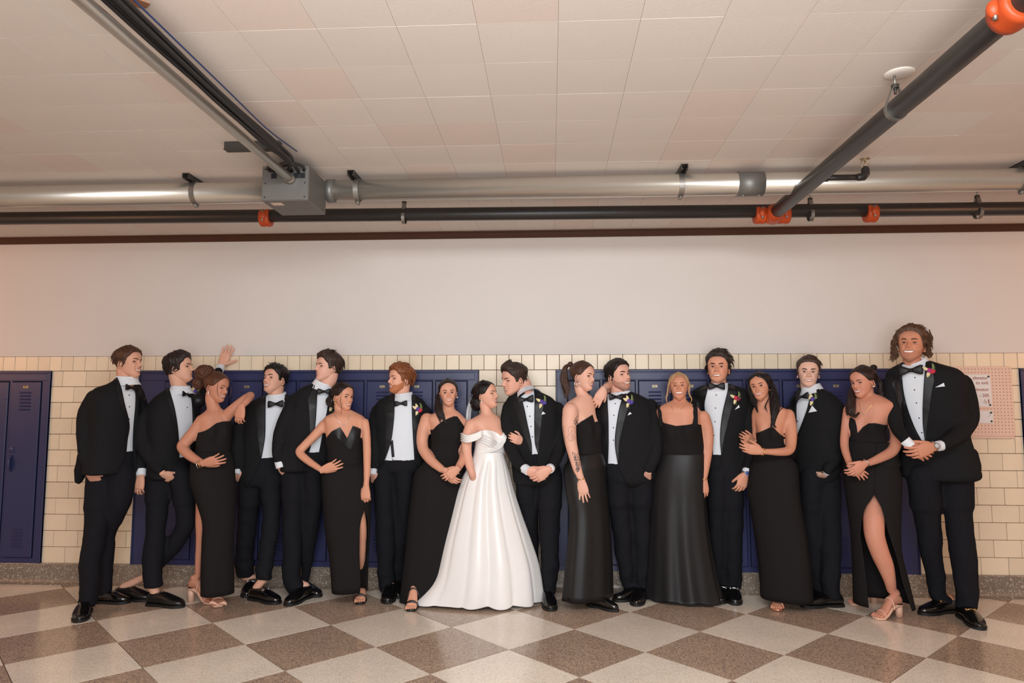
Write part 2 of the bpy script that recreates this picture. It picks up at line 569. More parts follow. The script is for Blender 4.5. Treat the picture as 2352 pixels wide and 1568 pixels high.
# ------------------------------------------------------------------ pipes and conduit under the ceiling
def P3(*a):
    return np.array(a, float)
SZ, SY, SR = 2.762, -1.463, 0.0668
BXL, BXR, BYF, BYB, BZB, BZT = -1.643, -1.372, -1.810, -1.500, 2.602, 2.806
lab = 'wide bare aluminium conduit running under the ceiling, left of the grey junction box'
o = obj('conduit', *cyl((-6.8, SY, SZ), (BXL - 0.03, SY, SZ), SR, 28), M_conduit)
tag(o, lab, 'conduit', 'aluminium ceiling conduit')
cr_ = empty('conduit', (1.5, SY, SZ - SR), 'wide bare aluminium conduit running right from the grey junction box under the ceiling', 'conduit', 'aluminium ceiling conduit')
obj('pipe', *cyl((BXR + 0.03, SY, SZ), (6.3, SY, SZ), SR, 28), M_conduit, cr_)
xs_ = [at(1692, 427, SY)[0], at(1752, 427, SY)[0]]
V, F = cyl((xs_[0], SY, SZ), (xs_[1], SY, SZ), SR + 0.006, 28)
sl = obj('sleeve_coupling', V, F, M_boxm, cr_)
for fx in (0.2, 0.8):
    for dz in (-1, 1):
        obj('screw', *sphere((xs_[0] + (xs_[1] - xs_[0]) * fx, SY - 0.02, SZ - (SR + 0.008)), 0.007, 8, 6), M_steel, sl)
        break
# conduit straps on short strut channels
for i, px in enumerate((452, 823, 1562, 2345)):
    x = at(px, 430, SY)[0]
    s = empty('strut_hanger', (x, SY, CEIL - 0.04), ['conduit strap on dark strut, leftmost on the wall side of the ceiling', 'conduit strap on dark strut, just right of the grey junction box',
              'conduit strap on dark strut, above the laughing blonde woman', 'conduit strap on dark strut, at the right edge under the ceiling'][i], 'pipe hanger', 'conduit strut hangers')
    sx = x - 0.022 if i < 2 else x + 0.012
    y0, y1 = SY - 0.10, SY + 0.15
    parts = [box(sx - 0.02, sx + 0.02, y0, y1, CEIL - 0.008, CEIL - 0.0045), box(sx - 0.02, sx - 0.016, y0, y1, CEIL - 0.036, CEIL - 0.0045),
             box(sx + 0.016, sx + 0.02, y0, y1, CEIL - 0.036, CEIL - 0.0045), box(sx - 0.016, sx - 0.008, y0, y1, CEIL - 0.036, CEIL - 0.033), box(sx + 0.008, sx + 0.016, y0, y1, CEIL - 0.036, CEIL - 0.033)]
    obj('strut', *joinm(*parts), M_strut, s, smooth=False)
    ang = np.linspace(R(100), R(282), 18)
    ring = []
    for a in ang:
        p = np.array([0, SY + math.cos(a) * (SR + 0.002), SZ + math.sin(a) * (SR + 0.002)])
        q = np.array([0, SY + math.cos(a) * (SR + 0.0055), SZ + math.sin(a) * (SR + 0.0055)])
        ring.append(np.array([p + [x - .015, 0, 0], p + [x + .015, 0, 0], q + [x + .015, 0, 0], q + [x - .015, 0, 0]]))
    obj('strap', *loft(ring), M_steel, s, smooth=False)
    zb = SZ - SR - 0.012
    obj('bolt', *joinm(cyl((x, SY - 0.02, zb), (x, SY + 0.014, zb), 0.011, 12), cyl((x, SY - 0.028, zb), (x, SY - 0.02, zb), 0.0065, 8)), M_steel, s)
# junction box
jb = empty('junction_box', ((BXL + BXR) / 2, (BYF + BYB) / 2, BZB), 'grey steel electrical junction box joining the conduits under the ceiling', 'junction box')
obj('body', *box(BXL, BXR, BYF, BYB, BZB, BZT, 0.003), M_boxm, jb, smooth=False)
obj('cover', *box(BXL + .002, BXR - .002, BYF - 0.004, BYF, BZB + .004, BZT - .004, 0.001), M_boxm, jb, smooth=False)
for xx in (BXL + .02, BXR - .02):
    for zz in (BZB + .02, BZT - .02, (BZB + BZT) / 2):
        obj('screw', *sphere((xx, BYF - .005, zz), .005, 8, 6), M_strut, jb)
obj('paper_label', *box(BXL + .035, BXL + .10, BYF + .10 - .06, BYF + .13 - .04, BZB - .0012, BZB), mat('pale_paper_label', (222, 196, 180), .7), jb, smooth=False)
for s_, xx in ((-1, BXL), (1, BXR)):
    obj('hub', *cyl((xx - 0.002 * s_, SY, SZ), (xx + s_ * 0.045, SY, SZ), SR + 0.005, 24), M_strut if s_ < 0 else M_boxm, jb)
for k, xx in enumerate((BXL + .07, BXL + .20, BXL + .235)):
    obj('knockout', *box(xx - .016, xx + .016, BYF - .006, BYF - .003, BZT - .075, BZT - .045), M_lockd, jb, smooth=False)
# conduit from the box towards the camera with black cables
cx0 = (-1.475, BYF - 0.004, 2.725)
cn = empty('small_conduit', (cx0[0], -4, 2.69), 'thin steel conduit running from the junction box towards the camera', 'conduit')
obj('pipe', *cyl(cx0, (-1.452, -6.4, 2.70), 0.024, 20), M_conduit, cn)
obj('locknut', *cyl((cx0[0], BYF - .035, cx0[2]), (cx0[0], BYF - .002, cx0[2]), 0.030, 12), M_steel, cn)
rw = random.Random(5)
cbn = empty('cable_bundle', (-1.39, -3.5, 2.72), 'bundle of black cables running above the thin steel conduit', 'cables')
for k in range(9):
    dx, dz = (k % 3) * 0.016, (k // 3) * 0.015
    ex, ez = BXL + .10 + rw.uniform(-.05, .15), BZT - 0.05 + rw.uniform(-0.01, .02)
    pts = [(ex, BYF + .004, ez), (ex + .005, BYF - .05, ez + .012), (-1.415 + dx * .8 + rw.uniform(-.02, .02), -2.02, 2.755 + dz * .6), (-1.424 + dx, -2.3, 2.745 + dz)]
    for yy in (-2.8, -3.4, -4.2, -5.2, -6.4):
        pts.append((-1.424 + dx + rw.uniform(-.008, .008) + .004 * (yy + 2.3) * -1, yy, 2.735 + dz + rw.uniform(-.006, .006)))
    P = smooth_path(pts, 40)
    obj('cable', *tube(P, 0.0092, 8, roundend=False), M_cable, cbn)
P = smooth_path([(-1.355, -2.05, 2.80), (-1.372, -2.4, 2.782), (-1.372, -2.8, 2.782), (-1.37, -3.3, 2.78), (-1.37, -6.4, 2.78)], 20)
obj('cable', *tube(P, 0.0035, 8), mat('blue_cable_jacket', (34, 52, 92), .5), cbn, label='thin blue cable')
V, F = joinm(box(-1.755, -1.455 + .005, -2.055, -2.015, CEIL - .045, CEIL - .0045, .002), box(-1.755, -1.45, -2.06, -2.01, CEIL - .050, CEIL - .044, .001))
tag(obj('strut_channel', V, F, M_strut, None, smooth=False), 'short strut channel on the ceiling across the cable bundle near the junction box', 'bracket')

# black sprinkler main along the wall, branch towards the camera
BR = 0.0445
def blk(x):
    return np.array([x, -0.985, 2.70 + 0.043 * max(0, (1.477 - x) / 5.0)])
def coupling(parent, c, ax, r=BR, w=0.034, name='coupling'):
    c = np.asarray(c, float); ax = unit(ax)
    prof_ = [(-w, .004), (-w * .98, .014), (-w * .5, .017), (0, .0135), (w * .5, .017), (w * .98, .014), (w, .004)]
    cp = obj(name, *tube([c + ax * a for a, b in prof_], [r + b for a, b in prof_], 24, roundend=False), M_orange, parent)
    side = unit(np.cross(ax, [0, 0, 1])); side = side if side[1] < 0 else -side
    for sgn in (-1,):
        p = c + side * (r + 0.016)
        obj('lug', *sphere(p, (0.024, 0.020, 0.030), 10, 8), M_orange, cp)
        for dz in (0.026, -0.026):
            obj('bolt', *cyl(p + [0, -.004, dz - .012], p + [0, -.004, dz + .012], 0.0075, 8), M_steel, cp)
    return cp
mp_ = empty('sprinkler_main', tuple(blk(0)), 'black sprinkler main pipe with orange couplings running along the wall', 'pipe')
obj('pipe', *cyl(blk(-6.8), blk(6.3), BR, 24), M_blackpipe, mp_)
coupling(mp_, at(611, 503, -0.985) * [1, 0, 0] + blk(at(611, 503, -.985)[0]) * [0, 1, 1], (1, 0, 0))
coupling(mp_, at(2000, 495, -0.985) * [1, 0, 0] + blk(at(2000, 495, -.985)[0]) * [0, 1, 1], (1, 0, 0))
TXX = 1.477
tee = coupling(mp_, blk(TXX - 0.085), (1, 0, 0), name='tee_clamp')
coupling(mp_, blk(TXX + 0.07), (1, 0, 0), name='tee_clamp')
obj('tee_saddle', *joinm(cyl(blk(TXX - .09), blk(TXX + .08), BR + .012, 24), tube([blk(TXX) + [0, .01, 0], blk(TXX) + [0, -.06, 0], blk(TXX) + [0, -.085, 0]], [BR + .02, BR + .016, BR + .010], 24)), M_orange, mp_)
br_ = empty('sprinkler_branch', (TXX, -2.6, 2.70 - BR), 'black sprinkler branch pipe running from the main towards the camera at right', 'pipe')
obj('pipe', *cyl(blk(TXX) + [0, -.03, 0], (TXX, -6.4, 2.70), BR, 24), M_blackpipe, br_)
coupling(br_, (TXX, -3.43, 2.70), (0, 1, 0), r=BR + .004, w=0.05)
obj('pipe_marker', *tube([(TXX - .012, -3.68, 2.70 - BR + .012), (TXX - .012, -3.53, 2.70 - BR + .012)], 0.0135, 10, flat=1.6), mat('white_pipe_marker', (226, 228, 230), .5), br_)
# sprinkler head on a short arm
sx0, sy0, sz0 = TXX, -1.72, 2.70
ex = at(2020, 380, sy0)
sh = empty('fire_sprinkler', (TXX + .15, sy0, 2.66), 'brass upright sprinkler head on a short black arm off the branch pipe', 'sprinkler')
xe = TXX + 0.262
obj('arm', *joinm(cyl((TXX, sy0, sz0 + .01), (xe, sy0, sz0 + .01), 0.0165, 16), cyl((TXX + .04, sy0, sz0 + .01), (TXX + .075, sy0, sz0 + .01), .022, 12)), M_blackpipe, sh)
obj('elbow', *joinm(tube([(xe - .02, sy0, sz0 + .01), (xe + .006, sy0, sz0 + .012), (xe + .02, sy0, sz0 + .03), (xe + .02, sy0, sz0 + .055)], [.021, .023, .024, .022], 14)), M_blackpipe, sh)
M_brass = mat('dull_brass', (170, 150, 122), .4, .8)
hx = xe + .02
obj('sprinkler_frame', *joinm(tube(smooth_path([(hx - .010, sy0, sz0 + .05), (hx - .020, sy0, sz0 + .078), (hx - .016, sy0, sz0 + .10), (hx, sy0, sz0 + .112)], 9), .0042, 6),
                              tube(smooth_path([(hx + .010, sy0, sz0 + .05), (hx + .020, sy0, sz0 + .078), (hx + .016, sy0, sz0 + .10), (hx, sy0, sz0 + .112)], 9), .0042, 6),
                              cyl((hx, sy0, sz0 + .045), (hx, sy0, sz0 + .062), .015, 12), cyl((hx, sy0, sz0 + .06), (hx, sy0, sz0 + .11), .0045, 8)), M_brass, sh)
obj('deflector', *joinm(cyl((hx, sy0, sz0 + .112), (hx, sy0, sz0 + .116), .026, 16), cyl((hx, sy0, sz0 + .108), (hx, sy0, sz0 + .122), .008, 8)), M_brass, sh)
# pear-shaped hangers
def hanger(c, ax, rodtop, label, rose=False):
    c = np.asarray(c, float); ax = unit(ax)
    h = empty('pipe_hanger', tuple(c), label, 'pipe hanger', 'pear-shaped pipe hangers')
    side = unit(np.cross([0, 0, 1], ax))
    r = BR + .003
    pts = []
    for a in np.linspace(R(-200), R(20), 25):
        pts.append(c + side * math.cos(a) * r + np.array([0, 0, 1]) * math.sin(a) * r)
    top = c + np.array([0, 0, BR + 0.055])
    pts = [top + side * -0.012] + pts + [top + side * 0.012]
    pts = smooth_path(pts, 50)
    T = np.gradient(pts, axis=0)
    ring = []
    for p, t in zip(pts, T):
        nrm = unit(np.cross(ax, t))
        ring.append(np.array([p - ax * .011, p + ax * .011, p + ax * .011 + nrm * .0035, p - ax * .011 + nrm * .0035]))
    obj('loop', *loft(ring), M_steel, h, smooth=False)
    obj('collar', *joinm(cyl(top + [0, 0, -.006], top + [0, 0, .010], 0.016, 10), cyl(top + [0, 0, -.03], top + [0, 0, 0], .006, 8)), M_strut, h)
    obj('rod', *cyl(top, [top[0], top[1], rodtop], 0.0055, 8), M_steel, h)
    if rose:
        obj('ceiling_rose', *tube([(top[0] + .02, top[1], CEIL - .004), (top[0] + .02, top[1], CEIL - .010), (top[0] + .02, top[1], CEIL - .014)], [.062, .058, .03], 24, roundend=False), M_ceil, h)
for px, lb in ((928, 'steel pipe hanger on the black main, right of the junction box'), (1862, 'steel pipe hanger on the black main beside the orange tee'), (2247, 'steel pipe hanger on the black main near the right edge')):
    x = at(px, 495, -0.985)[0]
    hanger(blk(x), (1, 0, 0), CEIL - .002, lb)
hanger((TXX, -2.66, 2.70), (0, 1, 0), CEIL - .002, 'steel pipe hanger with round ceiling rose on the branch pipe at right', True)

# ------------------------------------------------------------------ pegboard with paper signs
PX0, PX1, PZ0, PZ1 = 2.985, 3.545, 1.205, 1.738
pg = empty('pegboard', ((PX0 + PX1) / 2, 0, PZ0), 'pale pink painted pegboard panel hung on the tile wall at far right', 'pegboard')
M_peg = mat('pink_beige_pegboard', (228, 196, 178), 0.6, var=0.03)
obj('panel', *box(PX0, PX1, -0.030, -0.012, PZ0, PZ1, 0.002), M_peg, pg, smooth=False)
obj('backing_frame', *box(PX0 + .0, PX1 - .0, -0.022, 0.0, PZ0 - 0.018, PZ0 + .02, 0.002), M_peg, pg, smooth=False)
holes = []
for i in range(22):
    for j in range(21):
        x, z = PX1 - 0.018 - 0.0254 * i, PZ1 - 0.020 - 0.0254 * j
        if x < PX0 + .01 or z < PZ0 + .01:
            continue
        holes.append(cyl((x, -0.0306, z), (x, -0.029, z), 0.0032, 8))
o = obj('peg_hole', *joinm(*holes), mat('peg_hole_dark', (88, 62, 52), .9), pg, smooth=False)
o['kind'] = 'stuff'
M_sheet = mat('white_sign_sheet', (226, 224, 224), 0.5)
M_print = mat('rust_brown_print', (158, 100, 82), 0.6)
M_pin = mat('black_pin_head', (18, 16, 18), .4)
def sheet(name, x0, x1, z0, z1, label):
    s = empty(name, ((x0 + x1) / 2, -0.0325, z0), label, 'sign')
    obj('sheet', *box(x0, x1, -0.0345, -0.0315, z0, z1), M_sheet, s, smooth=False)
    for x in (x0 + .014, x1 - .014):
        for z in (z0 + .014, z1 - .014):
            obj('pin', *sphere((x, -.036, z), (.0075, .006, .0075), 10, 6), M_pin, s)
    return s
def sign_px(px, py):
    p = at(2180 + px * 172 / 1348, 820 + py * 200 / 1568, -0.034)
    return p[0], p[2]
xr, zt = sign_px(738, 315); _, zb = sign_px(770, 893)
s1 = sheet('direction_sign', xr - 0.36, xr, zb, zt, 'white sign sheet with brown elevator directions pinned to the pegboard')
def put_text(s, text, px, py, size, right=True):
    me = text_mesh(text, size, M_print, 'RIGHT' if right else 'CENTER', 0.0004)
    x, z = sign_px(px, py)
    o = link('lettering', me, s, Vector((x, -0.0349, z)) - Vector(s.location))
    o.rotation_euler = (math.pi / 2, 0, 0)
    return o
put_text(s1, 'elevator', 697, 375, 0.0345)
put_text(s1, 'to exit', 706, 462, 0.0345)
put_text(s1, 'elevator', 716, 582, 0.0345)
put_text(s1, '- 205', 722, 690, 0.0345)
# pictograms: wheelchair user and standing person
x, z = sign_px(712, 795)
parts = [sphere((x, -.0352, z + .0165), (.0034, .0006, .0034), 10, 6), box(x - .005, x + .005, -.0354, -.0344, z - .003, z + .0125), box(x - .0042, x - .0006, -.0354, -.0344, z - .019, z), box(x + .0006, x + .0042, -.0354, -.0344, z - .019, z)]
obj('person_pictogram', *joinm(*parts), M_print, s1, smooth=False)
x, z = sign_px(648, 800)
parts = [tube([(x - .002 + .0095 * math.cos(a), -.0350, z - .006 + .0095 * math.sin(a)) for a in np.linspace(R(110), R(360), 14)], .0011, 5),
         sphere((x - .002, -.0352, z + .0145), (.003, .0006, .003), 8, 5), tube([(x - .002, -.035, z + .010), (x - .001, -.035, z), (x + .006, -.035, z), (x + .0105, -.035, z - .010), (x + .0135, -.035, z - .010)], .0014, 5), tube([(x - .001, -.035, z + .005), (x + .005, -.035, z + .005)], .0011, 5)]
obj('wheelchair_pictogram', *joinm(*parts), M_print, s1)
xr, zt = sign_px(785, 965); _, zb = sign_px(798, 1188)
s2 = sheet('arrow_sign', xr - 0.36, xr, zb, zt, 'small white sign sheet with a thin arrow on the lower pegboard')
a, b, c = sign_px(705, 990), sign_px(752, 1030), sign_px(712, 1075)
obj('arrow_head', *tube([(a[0], -.0349, a[1]), (b[0], -.0349, b[1]), (c[0], -.0349, c[1])], .0012, 5), M_print, s2)
# ================================================================== people: heads, hair, hands
def interp(x, pts):
    p = np.asarray(pts, float)
    return np.interp(x, p[:, 0], p[:, 1])
def sstep(x, a, b):
    t = np.clip((np.asarray(x, float) - a) / (b - a), 0, 1)
    return t * t * (3 - 2 * t)
_FRONT = [(-.02, .16), (0, .245), (.03, .315), (.06, .352), (.10, .372), (.14, .362), (.17, .350), (.205, .366), (.235, .362), (.265, .374), (.30, .372), (.33, .366), (.42, .372), (.50, .362), (.545, .376), (.58, .385), (.66, .386), (.74, .366), (.82, .318), (.89, .242), (.95, .15), (.985, .075), (1.0, .0)]
_BACK = [(-.02, .02), (0, .06), (.05, .11), (.1, .16), (.2, .24), (.3, .32), (.4, .385), (.5, .425), (.6, .445), (.7, .438), (.8, .395), (.88, .315), (.94, .22), (.98, .11), (1.0, .0)]
_WID = [(-.02, .07), (0, .115), (.03, .155), (.06, .182), (.10, .205), (.16, .226), (.22, .246), (.3, .268), (.4, .292), (.5, .308), (.58, .316), (.68, .322), (.76, .308), (.84, .264), (.90, .208), (.95, .135), (.985, .068), (1.0, .0)]
class Head:
    """parametric head; local x to the viewer's right when facing the camera, -y forward, z up from chin (0) to crown (1); times size"""
    def __init__(s, center, size, yaw=0, pitch=0, roll=0, jaw=1.0, wide=1.0, smile=0.6, open_=0.5, nose=1.0, long=1.0, brow=1.0):
        s.c = np.asarray(center, float); s.s = size
        s.jaw, s.wide, s.smile, s.open, s.nose, s.brow = jaw, wide, smile, open_, nose, brow
        m = Matrix.Rotation(R(yaw), 3, 'Z') @ Matrix.Rotation(R(-pitch), 3, 'X') @ Matrix.Rotation(R(roll), 3, 'Y')
        s.M = np.array(m)
        s.fwd = s.M @ np.array([0, -1, 0.])
    def world(s, p):
        p = np.asarray(p, float) - np.array([0, 0.03, 0.5])
        return s.c + (p * s.s) @ s.M.T
    def front(s, x, z):
        """forward distance of the face surface (positive) with features"""
        x = np.asarray(x, float); z = np.asarray(z, float)
        f = interp(z, _FRONT); w = interp(z, _WID) * s.wide * (1 + (s.jaw - 1) * (1 - sstep(z, .1, .42)))
        n = 2.25
        base = f * np.power(np.clip(1 - np.power(np.clip(np.abs(x) / np.maximum(w, 1e-3), 0, 1), n), 0, 1), 1 / n)
        return base + s.feat(x, z)
    def feat(s, x, z):
        ax = np.abs(x)
        g = lambda cx, cz, sx, sz: np.exp(-((ax - cx) / sx) ** 2 - ((z - cz) / sz) ** 2)
        pr = interp(z, [(.315, 0), (.33, .012), (.345, .062), (.36, .088), (.378, .102), (.40, .100), (.43, .082), (.47, .056), (.505, .034), (.54, .020), (.57, .006), (.60, 0)]) * s.nose
        wn = interp(z, [(.32, .045), (.36, .050), (.39, .044), (.43, .034), (.50, .027), (.56, .040)])
        d = pr * np.exp(-(ax / wn) ** 2 * 1.1)
        d += .046 * g(.052, .362, .026, .022)                      # nostril wings
        d += -.058 * g(.128, .494, .062, .036)                     # eye sockets
        d += .012 * g(.128, .488, .040, .020)                      # eyeball swell
        d += .016 * s.brow * g(.12, .556, .085, .022)              # brow ridge
        d += (.012 + .020 * s.smile) * g(.165 + .01 * s.smile, .385, .060, .055)   # cheeks
        d += -.020 * s.smile * np.exp(-((ax - (.085 + (.36 - z) * .55)) / .018) ** 2) * sstep(z, .19, .25) * (1 - sstep(z, .33, .38))  # smile folds
        d += .016 * g(0, .085, .060, .035)                         # chin ball
        d += .010 * g(0, .268, .10, .016) + .010 * g(0, .203 - .02 * s.open, .085, .018)
        d += -.010 * g(0, .31, .016, .03)
        d += -.010 * g(.20, .56, .03, .08)                         # temples
        return d
    def grid(s, nu=84, nz=66, off=None):
        th = np.linspace(0, 2 * math.pi, nu, endpoint=False)
        th = th + 0.42 * np.sin(th) * -1 + 0.0                     # denser in front
        tz = np.concatenate([np.linspace(-.02, .02, 4, endpoint=False), np.linspace(.02, .60, 44, endpoint=False), np.linspace(.60, .995, nz - 48)])
        T, TH = np.meshgrid(tz, th, indexing='ij')
        return s.surf(TH, T) + (T, TH)
    def surf(s, TH, T):
        cosn, sinn = np.cos(TH), np.sin(TH)
        f = interp(T, _FRONT); b = interp(T, _BACK); w = interp(T, _WID) * s.wide
        w = w * (1 + (s.jaw - 1) * (1 - sstep(T, .1, .42)))
        n = 2.25
        r = np.power(np.power(np.abs(cosn), n) + np.power(np.abs(sinn), n), -1 / n)
        x = w * sinn * r
        fr = np.where(cosn >= 0, f, b) * cosn * r
        z = T + (1 - np.clip(T, 0, 1)) ** 1.6 * .24 * (1 - cosn) / 2
        frontal = sstep(cosn, -.05, .25)
        fr = fr + s.feat(x, z) * frontal
        return np.stack([x, -fr, z], -1), z
    def mesh(s, nu=84, nz=66):
        P, Z, T, TH = s.grid(nu, nz)
        V, F = loft([s.world(P[k]) for k in range(len(P))])
        return V, F
    def ear(s, sd):
        """C-shaped ear as rim tube + inner disc"""
        w = .300 * s.wide
        out = []
        pts = []
        for a in np.linspace(R(-125), R(150), 18):
            ex, ez = .060 * math.cos(a), .115 * math.sin(a)
            if a < R(-60):
                ex *= .8
            yy = .045 + ex * .95 - ez * .22
            pts.append([sd * (w + .012 + .06 * max(0, ex + .04)), yy, .435 + ez * .98])
        rr = np.interp(np.linspace(0, 1, 18), [0, .2, .7, 1], [.021, .017, .016, .010]) * s.s
        out.append(tube(s.world(pts), rr, 7))
        q = []
        for k, rad in enumerate((.05, .8, 1.0)):
            ring = []
            for a in np.linspace(0, 2 * math.pi, 12, endpoint=False):
                ex, ez = .054 * math.cos(a) * rad, .105 * math.sin(a) * rad
                ring.append([sd * (w + .002 + .05 * (ex + .04) - .006 * (rad < .9)), .045 + ex * .9 - ez * .22, .43 + ez])
            q.append(s.world(ring))
        out.append(loft(q))
        out.append(sphere(s.world([[sd * (w + .004), .01, .335]])[0], .021 * s.s, 8, 6))
        return joinm(*out)
    # ---- flat-ish features that follow the face surface
    def fpt(s, x, z, lift):
        x = np.asarray(x, float); z = np.asarray(z, float)
        f = s.front(x, z) + lift
        return s.world(np.stack([x, -f, z], -1))
    def strip(s, cx, upper, lower, lift, bulge=0.0, rows=4):
        """surface patch between two curves sampled at cx"""
        rings = []
        for k in range(rows):
            t = k / (rows - 1)
            rings.append(s.fpt(cx, upper * (1 - t) + lower * t, lift + bulge * math.sin(math.pi * t)))
        n = len(cx); V = np.concatenate(rings); F = []
        for k in range(rows - 1):
            for i in range(n - 1):
                F.append([k * n + i, (k + 1) * n + i, (k + 1) * n + i + 1, k * n + i + 1])
        return V, F
_hm = {}
M_white = mat('eye_white', (206, 196, 190), .35)
M_teeth = mat('white_teeth', (240, 236, 228), .3)
M_mouth = mat('dark_mouth', (74, 28, 28), .6)
M_lash = mat('dark_lashes', (30, 22, 20), .6)
def iris_mat(rgb):
    return mat('iris_%d_%d_%d' % rgb, rgb, .5, spec=.2)
def face_parts(h, body, lipc, browc, eyec=(66, 46, 34), squint=0.3, lash=1.0, browth=1.0, look=0.0):
    smile, op = h.smile, h.open
    white, dark, lashes, iris = [], [], [], []
    for sd in (-1, 1):
        ex, ez = sd * .130, .492
        xs = np.linspace(-.054, .054, 11)
        arc = 1 - (xs / .054) ** 2
        up = ez + (.026 * (1 - squint)) * arc + .004 * xs * sd / .054 + .006 * smile * squint
        lo = ez - (.017 * (1 - squint * .8)) * arc + .004 * xs * sd / .054 + .006 * smile * squint
        white.append(h.strip(ex + xs, up, lo, .004, .004))
        ic = ex + look * .018
        a = np.linspace(-1, 1, 9) * .028
        hh = np.sqrt(np.clip(.028 ** 2 - a ** 2, 0, None))
        iu = np.minimum(ez + hh, np.interp(ic + a, ex + xs, up)); il = np.maximum(ez - hh, np.interp(ic + a, ex + xs, lo))
        iris.append(h.strip(ic + a, iu, np.minimum(il, iu), .0075, .003))
        lashes.append(h.strip(ex + xs * 1.06, up + .009 * lash * (.4 + .6 * arc) + .003, up - .002, .0085, .003, 3))
        bx = np.linspace(-.075, .078, 12)
        bz = .560 + .022 * np.sin((bx * sd + .075) / .153 * math.pi * .72) + .008 * smile
        th = .0165 * browth * np.clip(1.05 - np.abs((bx * sd + .018) / .105) ** 2, .25, 1)
        b = h.strip(sd * 0 + ex + bx, bz + th, bz - th * .7, .004, .008, 4)
        dark.append(b)
    for k in range(2):
        obj('eye', *white[k], M_white, body); obj('iris', *iris[k], iris_mat(eyec), body)
        obj('eyelashes', *lashes[k], M_lash, body); obj('eyebrow', *dark[k], browc, body)
    # mouth
    hw = .098 + .034 * smile
    xs = np.linspace(-hw, hw, 19); u = xs / hw
    curve = .030 * smile * u ** 2
    cz = .236 + curve * 1.0 - .006 * smile
    gap = (.010 + .064 * op) * (1 - np.abs(u) ** 2.6) if op > 0 else 0 * u
    upl = cz + gap * .38; lol = cz - gap * .62
    bow = .004 * np.exp(-((np.abs(xs) - .025) / .02) ** 2)
    lipu = upl + (.017 * (1 - np.abs(u) ** 2.2)) + bow + .001
    lipl = lol - .023 * (1 - np.abs(u) ** 2.0) - .001
    obj('lips', *joinm(h.strip(xs, lipu, upl, .003, .010, 5), h.strip(xs, lol, lipl, .003, .012, 5)), lipc, body)
    if op > 0.02:
        obj('mouth', *h.strip(xs, upl + .003, lol - .003, .001, -.004, 4), M_mouth, body)
        tx = xs * .86
        tt = np.interp(tx, xs, upl); tl = np.interp(tx, xs, lol)
        th_ = np.minimum((tt - tl) * .80, .034)
        obj('teeth', *h.strip(tx, tt + .002, tt - th_, .0045, .004, 4), M_teeth, body)

def beard(h, thick, seed=0, mustache=True, noise=.004):
    """short beard: jaw and upper lip of the head surface pushed out, sunk elsewhere"""
    th = np.linspace(0, 2 * math.pi, 140, endpoint=False); th = th - .42 * np.sin(th)
    tz = np.linspace(-.02, .52, 70)
    T, TH = np.meshgrid(tz, th, indexing='ij')
    P, Z = h.surf(TH, T)
    deg = np.abs((np.degrees(TH) + 180) % 360 - 180)
    top = interp(deg, [(0, .175), (14, .185), (22, .235), (30, .30), (45, .30), (60, .31), (74, .38), (84, .46), (90, .40), (96, .2), (180, -.2)])
    m = sstep(top - Z, -.012, .02)
    ax = np.abs(P[..., 0])
    if mustache:
        mm = np.exp(-((Z - (.305 - ax * .35)) / .020) ** 2) * (1 - sstep(ax, .12, .16)) * (P[..., 1] < 0)
        m = np.maximum(m, sstep(mm, .35, .7))
    rs = np.random.RandomState(seed)
    d = m * (thick + noise * np.sin(P[..., 0] * 170 + 9 * np.sin(Z * 60)) * np.sin(Z * 150 + 5)) - (1 - m) * .02
    nrm = P - np.array([0, .02, .35]); nrm /= np.linalg.norm(nrm, axis=-1, keepdims=True)
    Q = P + nrm * d[..., None]
    return loft([h.world(Q[k]) for k in range(len(Q))], cap=False)
# ---------------- hair
HL_MAN = [(0, .80), (25, .79), (40, .75), (52, .66), (64, .60), (72, .42), (84, .41), (90, .50), (104, .50), (112, .40), (128, .22), (150, .16), (180, .15)]
HL_BACK = [(0, .84), (20, .82), (38, .76), (52, .68), (62, .60), (72, .52), (84, .50), (95, .50), (104, .50), (114, .40), (130, .26), (180, .22)]
def hair_cap(h, line, thick, noise=.012, freq=9, seed=0, lift=None, nu=110, nz=64, edge=.05, part=None):
    """head surface pushed out inside the hairline, sunk under the skin outside it"""
    th = np.linspace(0, 2 * math.pi, nu, endpoint=False)
    tz = np.concatenate([np.linspace(0.0, .9, nz - 12, endpoint=False), np.linspace(.9, .998, 12)])
    T, TH = np.meshgrid(tz, th, indexing='ij')
    P, Z = h.surf(TH, T)
    deg = np.abs((np.degrees(TH) + 180) % 360 - 180)
    hl = interp(deg, line)
    m = sstep(Z, hl - edge * .25, hl + edge)
    tk = thick(deg, Z, TH) if callable(thick) else thick
    rs = np.random.RandomState(seed)
    ph = rs.uniform(0, 6.28, 8)
    sg = np.sin(TH)
    nz_ = np.zeros_like(T)
    for k in range(6):
        nz_ += np.sin((freq * (k * .6 + 1)) * (P[..., 0] * 2.2 + .35 * np.sin(3 * P[..., 1] * 2 + ph[k])) * 2 + ph[k] + (3 + k) * P[..., 1] * (1 if k % 2 else -1)) / (1 + k * .5)
    d = m * (tk + noise * nz_ * .6) - (1 - m) * .030
    if lift is not None:
        P = P + lift(P, deg, Z, m)
    c = np.array([0, .02, .5])
    nrm = P - c
    nrm /= np.linalg.norm(nrm, axis=-1, keepdims=True)
    Q = P + nrm * d[..., None]
    return loft([h.world(Q[k]) for k in range(len(Q))])
